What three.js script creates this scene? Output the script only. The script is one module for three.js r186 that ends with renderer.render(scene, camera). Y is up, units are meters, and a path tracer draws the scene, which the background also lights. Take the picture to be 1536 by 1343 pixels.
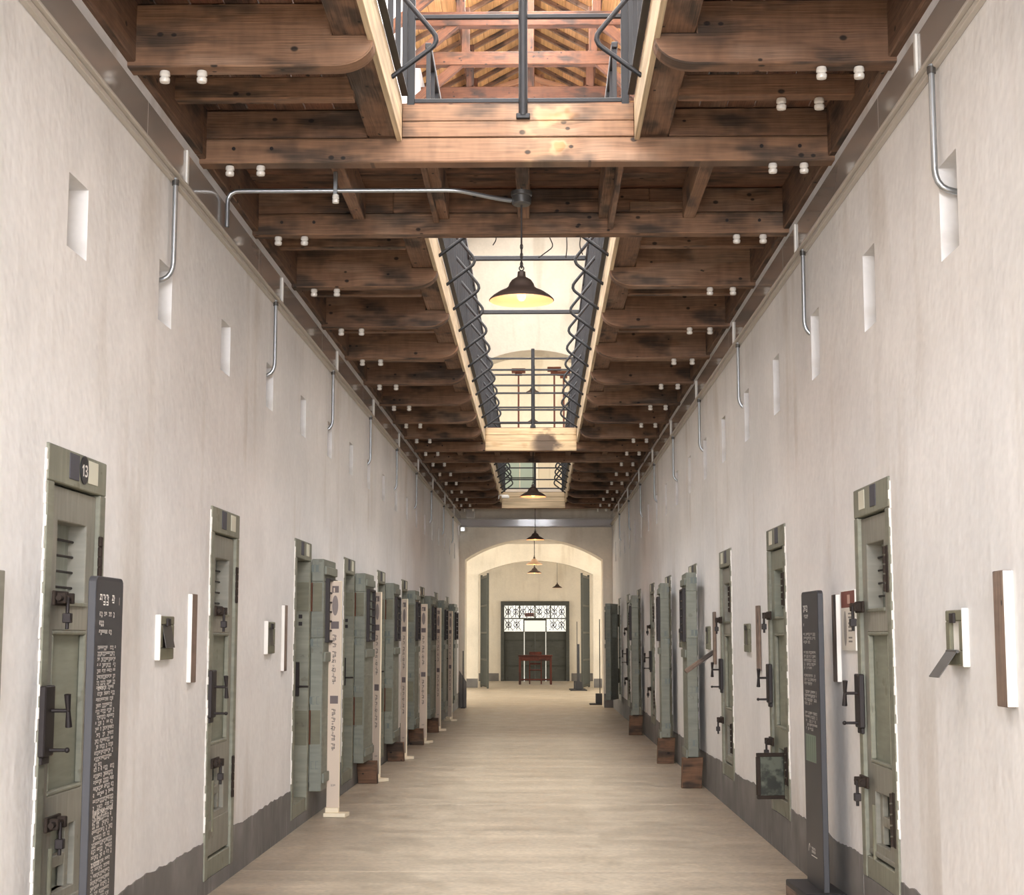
import * as THREE from 'three';
import { mergeGeometries, toCreasedNormals } from 'three/addons/utils/BufferGeometryUtils.js';
import { RectAreaLightUniformsLib } from 'three/addons/lights/RectAreaLightUniformsLib.js';

// ───────────────────────── camera, sky, lights, exposure ─────────────────────────
const scene = new THREE.Scene();
const FOCAL = 2350, PITCH = 6.927 * Math.PI / 180, YAW = 0.992 * Math.PI / 180;
const camera = new THREE.PerspectiveCamera(2 * Math.atan(671.5 / FOCAL) * 180 / Math.PI, 1536 / 1343, 0.05, 300);
camera.position.set(0, 1.5, 0);
camera.rotation.order = 'YXZ';
camera.rotation.set(PITCH, YAW, 0);
scene.add(camera);

const renderer = new THREE.WebGLRenderer({ antialias: true });
renderer.toneMapping = THREE.LinearToneMapping;
renderer.toneMappingExposure = 2.45;
renderer.shadowMap.enabled = true;

scene.background = new THREE.Color(0.93, 0.97, 1.0);   // bright overcast sky
scene.backgroundIntensity = 1.3;

RectAreaLightUniformsLib.init();
// daylight in the glazed openings: each light has the size of its opening and stands just inside it
function daylight(name, w, h, x, y, z, tx, ty, tz, power, color = 0xfff6ea) {
  const l = new THREE.RectAreaLight(color, power, w, h);
  l.name = name; l.position.set(x, y, z); l.lookAt(tx, ty, tz); scene.add(l);
}
daylight('entrance_window_daylight', 6.4, 7.2, 0, 5.1, 8.9, 0, 4.6, 0, 12, 0xf9f9ff);          // tall entrance window behind the camera
const CLER = []; for (let s = -0.5; s < 26; s += 3.1) CLER.push(s + 1.0);
for (const s of CLER) {                                                                    // clerestory windows of the upper storey
  daylight('clerestory_daylight', 1.7, 1.5, -2.04 + 0.0085 * s - 0.1, 8.55, -s, 5, 6.3, -s, 4.2, 0xfbfaff);
  daylight('clerestory_daylight', 1.7, 1.5, 1.744 - 0.00426 * s + 0.1, 8.55, -s, -5, 6.3, -s, 4.2, 0xfbfaff);
}
const SKYL = [[0.5, 7.6], [10.6, 22.5], [27, 33]];
for (const [a, b] of SKYL) daylight('skylight_daylight', 1.3, b - a, -0.13, 10.95, -(a + b) / 2, -0.13, 0, -(a + b) / 2 - 0.001, a > 20 ? 3 : 12, 0xfcf8f2);   // ridge skylights
for (const sx of [-1, 1]) {                                                                // side windows of the far hall, both storeys
  daylight('hall_window_daylight', 8, 2.6, sx * 4.85, 2.3, -41.8, 0, 2.3, -41.8, 1.7, 0xfff0d8);
  daylight('hall_window_daylight', 8, 3.0, sx * 4.85, 7.2, -41.8, 0, 7.2, -41.8, 1.25, 0xfff0d8);
  daylight('room_window_daylight', 3.4, 1.8, sx * 4.85, 2.4, -51.8, 0, 2.2, -51.8, 1.7, 0xfff0d8);
}

// ───────────────────────── helpers ─────────────────────────
let seed = 20240611;
const rnd = () => { seed = (seed + 0x6d2b79f5) | 0; let t = Math.imul(seed ^ (seed >>> 15), 1 | seed); t = (t + Math.imul(t ^ (t >>> 7), 61 | t)) ^ t; return ((t ^ (t >>> 14)) >>> 0) / 4294967296; };
const rr = (a, b) => a + (b - a) * rnd();
const V = (x, y, z) => new THREE.Vector3(x, y, z);
const clamp = (x, a = 0, b = 1) => Math.min(b, Math.max(a, x));
const sstep = (a, b, x) => { const t = clamp((x - a) / (b - a)); return t * t * (3 - 2 * t); };

// tileable value noise
function lattice(n, m) { const a = new Float32Array(n * m); for (let i = 0; i < a.length; i++) a[i] = rnd(); return { n, m, a }; }
function vnoise(L, u, v) {
  const x = u * L.n, y = v * L.m, xi = Math.floor(x), yi = Math.floor(y);
  let fx = x - xi, fy = y - yi; fx = fx * fx * (3 - 2 * fx); fy = fy * fy * (3 - 2 * fy);
  const x0 = ((xi % L.n) + L.n) % L.n, x1 = (x0 + 1) % L.n, y0 = ((yi % L.m) + L.m) % L.m, y1 = (y0 + 1) % L.m, a = L.a, n = L.n;
  return (a[y0 * n + x0] * (1 - fx) + a[y0 * n + x1] * fx) * (1 - fy) + (a[y1 * n + x0] * (1 - fx) + a[y1 * n + x1] * fx) * fy;
}
function fbm(nx, ny, oct) {
  const Ls = []; for (let o = 0; o < oct; o++) Ls.push(lattice(nx << o, ny << o));
  return (u, v) => { let s = 0, a = 0.5, t = 0; for (const L of Ls) { s += a * vnoise(L, u, v); t += a; a *= 0.5; } return s / t; };
}
function tex(w, h, fn, srgb = true, rx = 1, ry = 1) {
  const d = new Uint8Array(w * h * 4), c = [0, 0, 0];
  for (let y = 0; y < h; y++) for (let x = 0; x < w; x++) {
    fn((x + 0.5) / w, (y + 0.5) / h, c); const i = (y * w + x) * 4;
    d[i] = clamp(c[0], 0, 255); d[i + 1] = clamp(c[1], 0, 255); d[i + 2] = clamp(c[2], 0, 255); d[i + 3] = 255;
  }
  const t = new THREE.DataTexture(d, w, h, THREE.RGBAFormat);
  t.wrapS = t.wrapT = THREE.RepeatWrapping; t.magFilter = THREE.LinearFilter; t.minFilter = THREE.LinearMipmapLinearFilter; t.generateMipmaps = true;
  if (srgb) t.colorSpace = THREE.SRGBColorSpace;
  t.repeat.set(rx, ry); t.needsUpdate = true; return t;
}
function canvasTex(w, h, draw) {
  const cv = document.createElement('canvas'); cv.width = w; cv.height = h; const g = cv.getContext('2d'); draw(g, w, h);
  const t = new THREE.CanvasTexture(cv); t.colorSpace = THREE.SRGBColorSpace; t.magFilter = THREE.LinearFilter; return t;
}
const grey = (fn) => (u, v, c) => { const k = fn(u, v) * 255; c[0] = c[1] = c[2] = k; };

// ───────────────────────── materials ─────────────────────────
const M = {};
{
  // lime plaster, 7 m x 5 m tile: blotches, brushed patches, run-down stains
  const big = fbm(4, 3, 4), mid = fbm(18, 12, 4), run = fbm(34, 3, 4), run2 = fbm(70, 9, 3), fine = fbm(200, 150, 2), spot = fbm(10, 5, 3);
  const t = tex(2048, 1024, (u, v, c) => {
    const b = big(u, v) - 0.5, m = mid(u, v) - 0.5, st = sstep(0.5, 0.78, run(u, v)) * sstep(0.38, 0.75, spot(u, v)), wh = sstep(0.6, 0.78, run2(u, v)), f = fine(u, v) - 0.5;
    const k = 1 + b * 0.13 + m * 0.075 + f * 0.035 - st * 0.07 + wh * 0.012;
    c[0] = 229 * k; c[1] = 227 * k - st * 3 - b * 3; c[2] = 225 * k - st * 7 - b * 6;
  }, true, 1 / 7, 1 / 5);
  const bb = fbm(14, 9, 5), b2 = fbm(60, 50, 2);
  const bt = tex(1024, 1024, grey((u, v) => bb(u, v) * 0.75 + b2(u, v) * 0.25), false, 1 / 2.4, 1 / 2.4);
  M.plaster = new THREE.MeshStandardMaterial({ map: t, bumpMap: bt, bumpScale: 0.008, roughness: 0.92 });
  M.plasterFar = new THREE.MeshStandardMaterial({ map: t, bumpMap: bt, bumpScale: 0.006, roughness: 0.92, color: 0xfff7e6 });
  M.chip = new THREE.MeshStandardMaterial({ color: 0xe4e0d9, roughness: 0.9, bumpMap: bt, bumpScale: 0.01 });
  // grey dado paint with pale runs
  const dm = fbm(20, 4, 4), dr = fbm(90, 3, 3);
  const dt = tex(1024, 256, (u, v, c) => { const k = 1 + (dm(u, v) - 0.5) * 0.35, w = sstep(0.66, 0.84, dr(u, v)) * 22; c[0] = 116 * k + w; c[1] = 113 * k + w; c[2] = 110 * k + w; }, true, 1 / 4, 1 / 1);
  M.dado = new THREE.MeshStandardMaterial({ map: dt, bumpMap: bt, bumpScale: 0.006, roughness: 0.8 });
  // trowelled concrete floor, 5 m tile, streaks run across the corridor
  const f1 = fbm(6, 6, 4), f2 = fbm(5, 60, 4), f3 = fbm(220, 220, 2), f4 = fbm(30, 26, 4), f5 = fbm(3, 14, 3);
  const ft = tex(2048, 2048, (u, v, c) => {
    const k = 1 + (f1(u, v) - 0.5) * 0.12 + (f2(u, v) - 0.5) * 0.13 + (f3(u, v) - 0.5) * 0.2 + (f4(u, v) - 0.5) * 0.09 + (f5(u, v) - 0.5) * 0.12;
    c[0] = 168 * k; c[1] = 156 * k; c[2] = 138 * k;
  }, true, 1 / 5, 1 / 5);
  const fr = tex(512, 512, grey((u, v) => 0.46 + (f4(u, v) - 0.5) * 0.4), false, 1 / 5, 1 / 5);
  M.floor = new THREE.MeshStandardMaterial({ map: ft, roughnessMap: fr, roughness: 1, bumpMap: fr, bumpScale: 0.002 });
  M.joint = new THREE.MeshStandardMaterial({ color: 0x4a443b, roughness: 0.95 });
  // weathered timber, u along the grain, 2.6 m x 0.65 m tile: rings, checks, knots, pale rubbed patches, soot
  const knots = []; for (let i = 0; i < 26; i++) knots.push([rnd(), rnd(), rr(0.006, 0.013)]);
  const w1 = fbm(3, 12, 4), w2 = fbm(12, 160, 3), w3 = fbm(7, 5, 4), w4 = fbm(60, 6, 3), w5 = fbm(5, 4, 3);
  const woodAt = (u, v, c) => {
    let kd = 0, wx = 0;
    for (const [ku, kv, kr] of knots) {
      let du = Math.abs(u - ku); du = Math.min(du, 1 - du) * 2.6; let dv = Math.abs(v - kv); dv = Math.min(dv, 1 - dv) * 0.65;
      const d = Math.hypot(du * 0.7, dv); kd = Math.max(kd, sstep(kr * 1.25, kr * 0.6, d)); wx += 0.02 * Math.exp(-d * d / 0.0022);
    }
    const ring = w1(u, v + wx) * 9 + v * 26, g = 0.5 + 0.5 * Math.sin(ring * 6.283 * 0.5), fib = w2(u, v + wx * 0.6) - 0.5;
    const soot = sstep(0.5, 0.72, w3(u, v)), pale = sstep(0.55, 0.72, w5(u, v)) * 0.5;
    let k = 0.92 + (g - 0.5) * 0.07 + fib * 0.3 - soot * 0.36 + (w4(u, v) - 0.5) * 0.16; k *= 1 - kd * 0.62;
    c[0] = 168 * k + pale * 34; c[1] = 137 * k + pale * 42 + soot * 5; c[2] = 113 * k + pale * 48 + soot * 9;
  };
  const wt = tex(1024, 512, woodAt, true, 1 / 2.6, 1 / 0.65);
  // front of the first bridge with its pale water mark and rust runs; front of the second with a dark scorch
  const blot = fbm(16, 6, 4), blot2 = fbm(40, 4, 3);
  const mark1 = tex(2048, 256, (u, v, c) => {
    woodAt((u * 3.7) / 2.6, 0.2 + v * 0.5, c); const x = u * 3.7, n = blot(u, v);
    const w = sstep(0.17, 0.06, Math.abs(x - 2.06 + (n - 0.5) * 0.16)) * (0.2 + 0.8 * sstep(0.38, 0.62, blot2(u, v))), ru = sstep(0.6, 0.75, blot2(u, v)) * sstep(0.16, 0.0, Math.abs(x - 2.16));
    c[0] = c[0] * 0.9 * (1 - w * 0.62) + 206 * w * 0.62 - ru * 8; c[1] = c[1] * 0.84 * (1 - w * 0.62) + 176 * w * 0.62 - ru * 18; c[2] = c[2] * 0.78 * (1 - w * 0.62) + 132 * w * 0.62 - ru * 26;
  });
  const sc = fbm(10, 4, 4), scp = fbm(5, 26, 4);
  const mark2 = tex(1024, 256, (u, v, c) => {
    const k = 0.9 + (scp(u, v) - 0.5) * 0.3, n = sc(u, v) - 0.5; let d = Math.hypot((u - 0.66 + n * 0.1) / 0.17, (v - 0.3 + n * 0.4) / 0.62); const t = sstep(1.15, 0.45, d + n * 0.9) * 0.8, e = sstep(0.62, 0.8, sc(u * 0.7 + 0.3, v)) * 0.25;
    c[0] = 214 * k * (1 - t) + 62 * t - e * 40; c[1] = 186 * k * (1 - t) + 50 * t - e * 50; c[2] = 146 * k * (1 - t) + 42 * t - e * 56;
  });
  M.mark1 = new THREE.MeshStandardMaterial({ map: mark1, roughness: 0.7 }); M.mark2 = new THREE.MeshStandardMaterial({ map: mark2, roughness: 0.75 });
  const wb = tex(512, 512, grey((u, v) => w2(u, v) * 0.7 + w3(u, v) * 0.3), false, 1 / 2.6, 1 / 0.65);
  const wood = (color, r = 0.8) => new THREE.MeshStandardMaterial({ map: wt, bumpMap: wb, bumpScale: 0.004, color, roughness: r });
  M.beam = [wood(0xdccfc4), wood(0xcabdb4), wood(0xd3c3b7)];
  M.plank = [wood(0xc4aca0), wood(0xc4a090), wood(0xb09c90), wood(0xbcaca2)];
  M.ledger = wood(0xb4a69c);
  M.newBeam = wood(0xffe6cc, 0.7);
  M.truss = [wood(0x9e7860, 0.7), wood(0x906a54, 0.7)];
  M.darkBlock = wood(0xb4a494);
  M.barWood = wood(0xcdd6e2, 0.85);
  M.desk = wood(0xa05a48, 0.5);
  // pale planed fascia
  const p1 = fbm(3, 40, 4), p2 = fbm(6, 6, 3);
  const pt = tex(512, 256, (u, v, c) => { const k = 0.92 + (p1(u, v) - 0.5) * 0.28 + (p2(u, v) - 0.5) * 0.2; c[0] = 222 * k; c[1] = 199 * k; c[2] = 163 * k; }, true, 1 / 2, 1 / 0.5);
  M.fascia = new THREE.MeshStandardMaterial({ map: pt, bumpMap: wb, bumpScale: 0.003, roughness: 0.75 });
  M.roofBoard = [0xf0cda0, 0xe2bf94, 0xf0c9a4].map((c) => new THREE.MeshStandardMaterial({ map: pt, color: c, roughness: 0.8 }));
  M.pinkBoard = new THREE.MeshStandardMaterial({ map: pt, color: 0xffd9cf, roughness: 0.8 });
  // old sage-grey door paint
  const d1 = fbm(3, 5, 5), d2 = fbm(60, 8, 3), d3 = fbm(14, 14, 4);
  const dpt = tex(1024, 1024, (u, v, c) => {
    const chip = sstep(0.73, 0.78, d3(u, v)) * 0.5, k = 1 + (d1(u, v) - 0.5) * 0.22 + (d2(u, v) - 0.5) * 0.16;
    c[0] = 136 * k - chip * 30; c[1] = 134 * k - chip * 34; c[2] = 123 * k - chip * 36;
  }, true, 1 / 1.3, 1 / 1.3);
  const dpb = tex(512, 512, grey((u, v) => d2(u, v) * 0.6 + d3(u, v) * 0.4), false, 1 / 1.3, 1 / 1.3);
  const paint = (color, r = 0.62) => new THREE.MeshStandardMaterial({ map: dpt, bumpMap: dpb, bumpScale: 0.002, color, roughness: r });
  M.door = paint(0xffffff); M.doorB = paint(0xf0f8f0); M.doorFrame = paint(0xeef2ea);
  M.doorOpen = paint(0xe8f0ee); M.recess = paint(0xf4ffff, 0.5); M.gate = paint(0x767c7a); M.farDoor = paint(0x8a9092);
  M.iron = new THREE.MeshStandardMaterial({ color: 0x2c2625, roughness: 0.55, metalness: 0.35 });
  M.rustIron = new THREE.MeshStandardMaterial({ map: dpt, color: 0x5d4a40, roughness: 0.8, metalness: 0.2 });
  M.plate = paint(0xdcdcca, 0.7);
  M.rust = new THREE.MeshStandardMaterial({ map: dpt, color: 0x9a5a3c, roughness: 0.9 });
  const s3 = fbm(6, 6, 6);
  const mt = tex(512, 512, (u, v, c) => { const k = sstep(0.36, 0.62, s3(u, v)); c[0] = 50 + 44 * (1 - k); c[1] = 52 + 46 * (1 - k); c[2] = 46 + 40 * (1 - k); }, true, 1 / 0.34, 1 / 0.34);
  M.flakedIron = new THREE.MeshStandardMaterial({ map: mt, roughness: 0.75, metalness: 0.2 });
  M.rail = new THREE.MeshStandardMaterial({ color: 0x1f2023, roughness: 0.5, metalness: 0.3 });
  M.galv = new THREE.MeshStandardMaterial({ color: 0xa9adb0, roughness: 0.32, metalness: 0.85 });
  M.galvDark = new THREE.MeshStandardMaterial({ color: 0x5c5a57, roughness: 0.4, metalness: 0.7 });
  M.porcelain = new THREE.MeshPhysicalMaterial({ color: 0xe9e4da, roughness: 0.25, clearcoat: 0.6 });
  const tk = fbm(5, 3, 3);
  const tt = tex(256, 64, (u, v, c) => { const k = 1 + (tk(u, v) - 0.5) * 0.12; c[0] = 168 * k; c[1] = 160 * k; c[2] = 153 * k; }, true, 1 / 3, 1);
  M.trunk = new THREE.MeshPhysicalMaterial({ map: tt, roughness: 0.16, clearcoat: 0.7, clearcoatRoughness: 0.06 });
  M.trunkLip = new THREE.MeshStandardMaterial({ color: 0xbfb8ae, roughness: 0.5 });
  M.white = new THREE.MeshStandardMaterial({ color: 0xf1efe9, roughness: 0.45 });
  M.black = new THREE.MeshStandardMaterial({ color: 0x232326, roughness: 0.55 });
  M.sign = new THREE.MeshStandardMaterial({ color: 0x37373a, roughness: 0.5 });
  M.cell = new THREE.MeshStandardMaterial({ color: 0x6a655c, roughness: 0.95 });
  M.shade = new THREE.MeshStandardMaterial({ color: 0x4a3d36, roughness: 0.5, metalness: 0.3 });
  M.shadeIn = new THREE.MeshStandardMaterial({ color: 0xe6c3a6, roughness: 0.5 });
  M.cord = new THREE.MeshStandardMaterial({ color: 0x2a221e, roughness: 0.8 });
  M.bulb = new THREE.MeshStandardMaterial({ color: 0xffe0b0, emissive: 0xffa64a, emissiveIntensity: 4 });
  M.glass = new THREE.MeshPhysicalMaterial({ color: 0xffffff, roughness: 0.02, transmission: 1, thickness: 0, ior: 1.12 });
  M.redPost = new THREE.MeshStandardMaterial({ color: 0x7a4c40, roughness: 0.7 });
  M.stencil = new THREE.MeshStandardMaterial({ color: 0x6d7470, roughness: 0.9 });
  M.court = new THREE.MeshStandardMaterial({ color: 0xc6c0b4, roughness: 0.95 });
  M.slab = new THREE.MeshStandardMaterial({ color: 0xc9c0b2, roughness: 0.9 });
}

// chamfered box, flat shaded, uv in metres with u along the longest side (the grain)
function cbox(w, h, d, x = 0, y = 0, z = 0, c = 0, grain) {
  const H = [w / 2, h / 2, d / 2]; c = Math.min(c, H[0] * 0.6, H[1] * 0.6, H[2] * 0.6);
  const g = grain ?? (w >= h && w >= d ? 0 : h >= d ? 1 : 2), ou = rnd() * 3, ov = rnd() * 3, P = [], N = [], U = [];
  const ctr = [x, y, z];
  function face(pts) {
    const a = V(...pts[0]), n = V(...pts[1]).sub(a).cross(V(...pts[2]).sub(a)).normalize();
    const mid = pts.reduce((s, p) => [s[0] + p[0], s[1] + p[1], s[2] + p[2]], [0, 0, 0]);
    if (n.x * mid[0] + n.y * mid[1] + n.z * mid[2] < 0) { pts = pts.slice().reverse(); n.negate(); }
    const ax = [Math.abs(n.x), Math.abs(n.y), Math.abs(n.z)], k = ax.indexOf(Math.max(...ax));
    const ua = k === g ? (g + 1) % 3 : g, va = 3 - k - ua;
    for (let i = 1; i + 1 < pts.length; i++) for (const p of [pts[0], pts[i], pts[i + 1]]) {
      P.push(p[0] + ctr[0], p[1] + ctr[1], p[2] + ctr[2]); N.push(n.x, n.y, n.z); U.push(p[ua] + ou, p[va] + ov);
    }
  }
  for (let k = 0; k < 3; k++) for (const s of [-1, 1]) {
    const i = (k + 1) % 3, j = (k + 2) % 3, q = (a, b) => { const p = [0, 0, 0]; p[k] = s * H[k]; p[i] = a * (H[i] - c); p[j] = b * (H[j] - c); return p; };
    face([q(-1, -1), q(1, -1), q(1, 1), q(-1, 1)]);
  }
  if (c > 0) {
    for (let k = 0; k < 3; k++) { const i = (k + 1) % 3, j = (k + 2) % 3; for (const a of [-1, 1]) for (const b of [-1, 1]) {
      const q = (e, on) => { const p = [0, 0, 0]; p[k] = e * (H[k] - c); p[i] = a * (H[i] - (on ? 0 : c)); p[j] = b * (H[j] - (on ? c : 0)); return p; };
      face([q(-1, true), q(1, true), q(1, false), q(-1, false)]);
    } }
    for (const a of [-1, 1]) for (const b of [-1, 1]) for (const e of [-1, 1])
      face([[a * H[0], b * (H[1] - c), e * (H[2] - c)], [a * (H[0] - c), b * H[1], e * (H[2] - c)], [a * (H[0] - c), b * (H[1] - c), e * H[2]]]);
  }
  const geo = new THREE.BufferGeometry();
  geo.setAttribute('position', new THREE.Float32BufferAttribute(P, 3)); geo.setAttribute('normal', new THREE.Float32BufferAttribute(N, 3)); geo.setAttribute('uv', new THREE.Float32BufferAttribute(U, 2));
  return geo;
}
// box between two corners
const span = (x0, x1, y0, y1, z0, z1, c = 0, grain) => cbox(Math.abs(x1 - x0), Math.abs(y1 - y0), Math.abs(z1 - z0), (x0 + x1) / 2, (y0 + y1) / 2, (z0 + z1) / 2, c, grain);
const cyl = (r0, r1, h, seg = 14, x = 0, y = 0, z = 0, axis = 'y') => { const g = new THREE.CylinderGeometry(r0, r1, h, seg).toNonIndexed(); if (axis === 'x') g.rotateZ(Math.PI / 2); if (axis === 'z') g.rotateX(Math.PI / 2); g.translate(x, y, z); return g; };
// tube through points with rounded bends
function pipe(pts, r, bend = 0.05, seg = 9) {
  const path = new THREE.CurvePath(); let prev = pts[0].clone();
  for (let i = 1; i < pts.length - 1; i++) {
    const a = pts[i].clone().add(pts[i - 1].clone().sub(pts[i]).setLength(Math.min(bend, pts[i].distanceTo(pts[i - 1]) * 0.49))), b = pts[i].clone().add(pts[i + 1].clone().sub(pts[i]).setLength(Math.min(bend, pts[i].distanceTo(pts[i + 1]) * 0.49)));
    path.add(new THREE.LineCurve3(prev, a)); path.add(new THREE.QuadraticBezierCurve3(a, pts[i], b)); prev = b;
  }
  path.add(new THREE.LineCurve3(prev, pts[pts.length - 1].clone()));
  return new THREE.TubeGeometry(path, 8 + (pts.length - 2) * 16, r, seg, false).toNonIndexed();
}
const merged = (list) => mergeGeometries(list.map((g) => (g.index ? g.toNonIndexed() : g)));
function lathe(profile, seg = 36) { return toCreasedNormals(new THREE.LatheGeometry(profile.map(([r, y]) => new THREE.Vector2(r, y)), seg).toNonIndexed(), 0.6); }
function extrude(pts, depth, bevel = 0, holes = []) {
  const s = new THREE.Shape(pts.map(([x, y]) => new THREE.Vector2(x, y)));
  for (const h of holes) s.holes.push(new THREE.Path(h.map(([x, y]) => new THREE.Vector2(x, y))));
  return new THREE.ExtrudeGeometry(s, { depth, bevelEnabled: bevel > 0, bevelSize: bevel, bevelThickness: bevel, bevelOffset: -bevel, bevelSegments: 1, curveSegments: 10 });
}
const rect = (x0, x1, y0, y1) => [[x0, y0], [x1, y0], [x1, y1], [x0, y1]];

const used = new Map();
function numbered(n) { const k = used.get(n) ?? 0; used.set(n, k + 1); return k ? `${n}_${String(k).padStart(3, '0')}` : n; }
function obj(name, geo, mat, parent) {
  const m = new THREE.Mesh(Array.isArray(geo) ? merged(geo) : geo, mat); m.name = parent ? name : numbered(name);
  m.castShadow = m.receiveShadow = true; (parent ?? scene).add(m); return m;
}
function tag(o, label, category, group, kind) { o.userData.label = label; if (category) o.userData.category = category; if (group) o.userData.group = group; if (kind) o.userData.kind = kind; return o; }
function thing(name, label, category, group, kind) { const g = new THREE.Group(); g.name = numbered(name); scene.add(g); return tag(g, label, category, group, kind); }
const ORD = ['first', 'second', 'third', 'fourth', 'fifth', 'sixth', 'seventh', 'eighth', 'ninth', 'tenth', 'eleventh', 'twelfth', 'thirteenth', 'fourteenth', 'fifteenth', 'sixteenth', 'seventeenth', 'eighteenth', 'nineteenth', 'twentieth'];

// the two long walls converge slightly; s is the distance down the corridor
const SL = 0.0085, SR = -0.00426, WL = 2.04, WR = 1.744;
const xl = (s) => -WL + SL * s, xr = (s) => WR + SR * s;
// stand a group on a wall: local +x points into the corridor; the near side is +z on the left wall and -z on the right
function onWall(g, side, s, y = 0, off = 0) {
  const left = side === 'left';
  g.position.set(left ? xl(s) + off : xr(s) - off, y, -s);
  g.rotation.y = left ? -Math.atan(SL) : Math.PI - Math.atan(SR);
  return left ? 1 : -1;
}

// ───────────────────────── walls ─────────────────────────
const DW = 0.82, DTOP = 2.285;
const LD = [], RD = [];
for (let k = -1; k < 9; k++) LD.push(6.242 + (k <= 1 ? 3.06 : 2.93) * k + (k > 1 ? 0.26 : 0));
RD.push(4.1, 7.637, 10.817, 13.776, 16.669, 19.763, 22.472, 25.313, 28.2, 31.1);
const LSLOT = [], RSLOT = [];
for (let k = 0; k < 18; k++) { LSLOT.push(6.41 + 1.535 * k); RSLOT.push(6.28 + 1.555 * k); }
const TOPW = 10.35, S0 = -1.5, S1 = 34.3, ZH0 = -S0;

// long wall with doorways, small high niches and clerestory openings
function wallMesh(side) {
  const left = side === 'left', doors = left ? LD : RD, slots = left ? LSLOT : RSLOT, holes = [];
  for (const d of doors) holes.push(rect(d, d + DW, left ? 0.09 : 0.27, DTOP));
  const slotW = 0.28, y0 = left ? 3.14 : 3.09, y1 = left ? 3.46 : 3.5;
  for (const s of slots) holes.push(rect(s, s + slotW, y0, y1));
  for (const s of CLER) holes.push(rect(s - 0.85, s + 0.85, 7.8, 9.3));
  const g = extrude(rect(S0, S1, -0.2, TOPW), 0.36, 0, holes);
  // shape x = s, extruded depth -> away from the corridor
  const list = [g];
  for (const s of slots) {                                   // each niche is closed behind
    const wdg = new THREE.BufferGeometry();
    const a = s - 0.002, b = s + slotW + 0.002, dp = 0.2;
    const q = [[a, y0 - 0.01, dp], [b, y0 - 0.01, dp], [b, y1 - 0.03, dp], [a, y1 - 0.03, dp], [b, y1 + 0.01, dp], [a, y1 + 0.01, dp]];
    const P = [], U = []; for (const i of [0, 1, 2, 0, 2, 3, 3, 2, 4, 3, 4, 5]) { P.push(...q[i]); U.push(q[i][0], q[i][1]); }
    wdg.setAttribute('position', new THREE.Float32BufferAttribute(P, 3)); wdg.setAttribute('uv', new THREE.Float32BufferAttribute(U, 2)); wdg.computeVertexNormals();
    list.push(wdg);
  }
  const geo = merged(list);
  const mtx = new THREE.Matrix4(); // (s, y, depth) -> world
  const d = left ? SL : SR, len = Math.hypot(d, 1);
  mtx.makeBasis(V(d, 0, -1), V(0, 1, 0), V(left ? -1 : 1, 0, 0)); mtx.setPosition(left ? -WL : WR, 0, 0);
  geo.applyMatrix4(mtx);
  if (mtx.determinant() < 0) { const p = geo.attributes; for (const k of Object.keys(p)) { const a = p[k]; for (let i = 0; i < a.count; i += 3) for (let c = 0; c < a.itemSize; c++) { const t = a.array[(i + 1) * a.itemSize + c]; a.array[(i + 1) * a.itemSize + c] = a.array[(i + 2) * a.itemSize + c]; a.array[(i + 2) * a.itemSize + c] = t; } } }
  geo.computeVertexNormals();
  return tag(obj('wall_' + side, geo, M.plaster), left ? 'long white plaster wall with cell doors along the left' : 'long white plaster wall with cell doors along the right', 'wall', undefined, 'structure');
}
wallMesh('left'); wallMesh('right');
// cells behind the walls, so that open doorways lead somewhere
for (const sx of [-1, 1]) {
  const x0 = sx < 0 ? -2.1 - 0.36 : 1.75 + 0.36, x1 = sx * 4.9;
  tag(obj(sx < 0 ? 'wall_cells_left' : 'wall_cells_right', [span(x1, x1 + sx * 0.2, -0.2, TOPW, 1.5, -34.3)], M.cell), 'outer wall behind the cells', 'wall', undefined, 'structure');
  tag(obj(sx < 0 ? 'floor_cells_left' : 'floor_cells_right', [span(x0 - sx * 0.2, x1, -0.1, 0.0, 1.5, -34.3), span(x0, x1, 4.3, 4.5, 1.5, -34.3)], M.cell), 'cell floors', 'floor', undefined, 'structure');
}

// ragged grey dado along each wall foot
function dado(side) {
  const left = side === 'left', doors = left ? LD : RD, list = [], hgt = left ? 0.315 : 0.355;
  let a = S0; const segs = []; for (const d of doors) { if (d > a) segs.push([a, d - 0.012]); a = d + DW + 0.012; } segs.push([a, S1]);
  for (const [s0, s1] of segs) {
    const pts = [[s0, 0], [s1, 0]]; let h = hgt;
    for (let s = s1; s >= s0; s -= 0.035) { h += (hgt - h) * 0.15 + rr(-0.006, 0.006); pts.push([Math.max(s, s0), h]); }
    list.push(extrude(pts, 0.006));
  }
  for (const d of doors) list.push(extrude(rect(d - 0.012, d + DW + 0.012, 0, left ? 0.088 : 0.268), 0.006));
  const geo = merged(list), d = left ? SL : SR, mtx = new THREE.Matrix4().makeBasis(V(d, 0, -1), V(0, 1, 0), V(left ? 1 : -1, 0, 0)); mtx.setPosition(left ? -WL : WR, 0, 0);
  geo.applyMatrix4(mtx); geo.computeVertexNormals();
  tag(obj('baseboard_' + side, geo, M.dado), `grey painted dado with a ragged top edge along the ${side} wall`, 'baseboard', undefined, 'structure');
}
dado('left'); dado('right');

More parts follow.
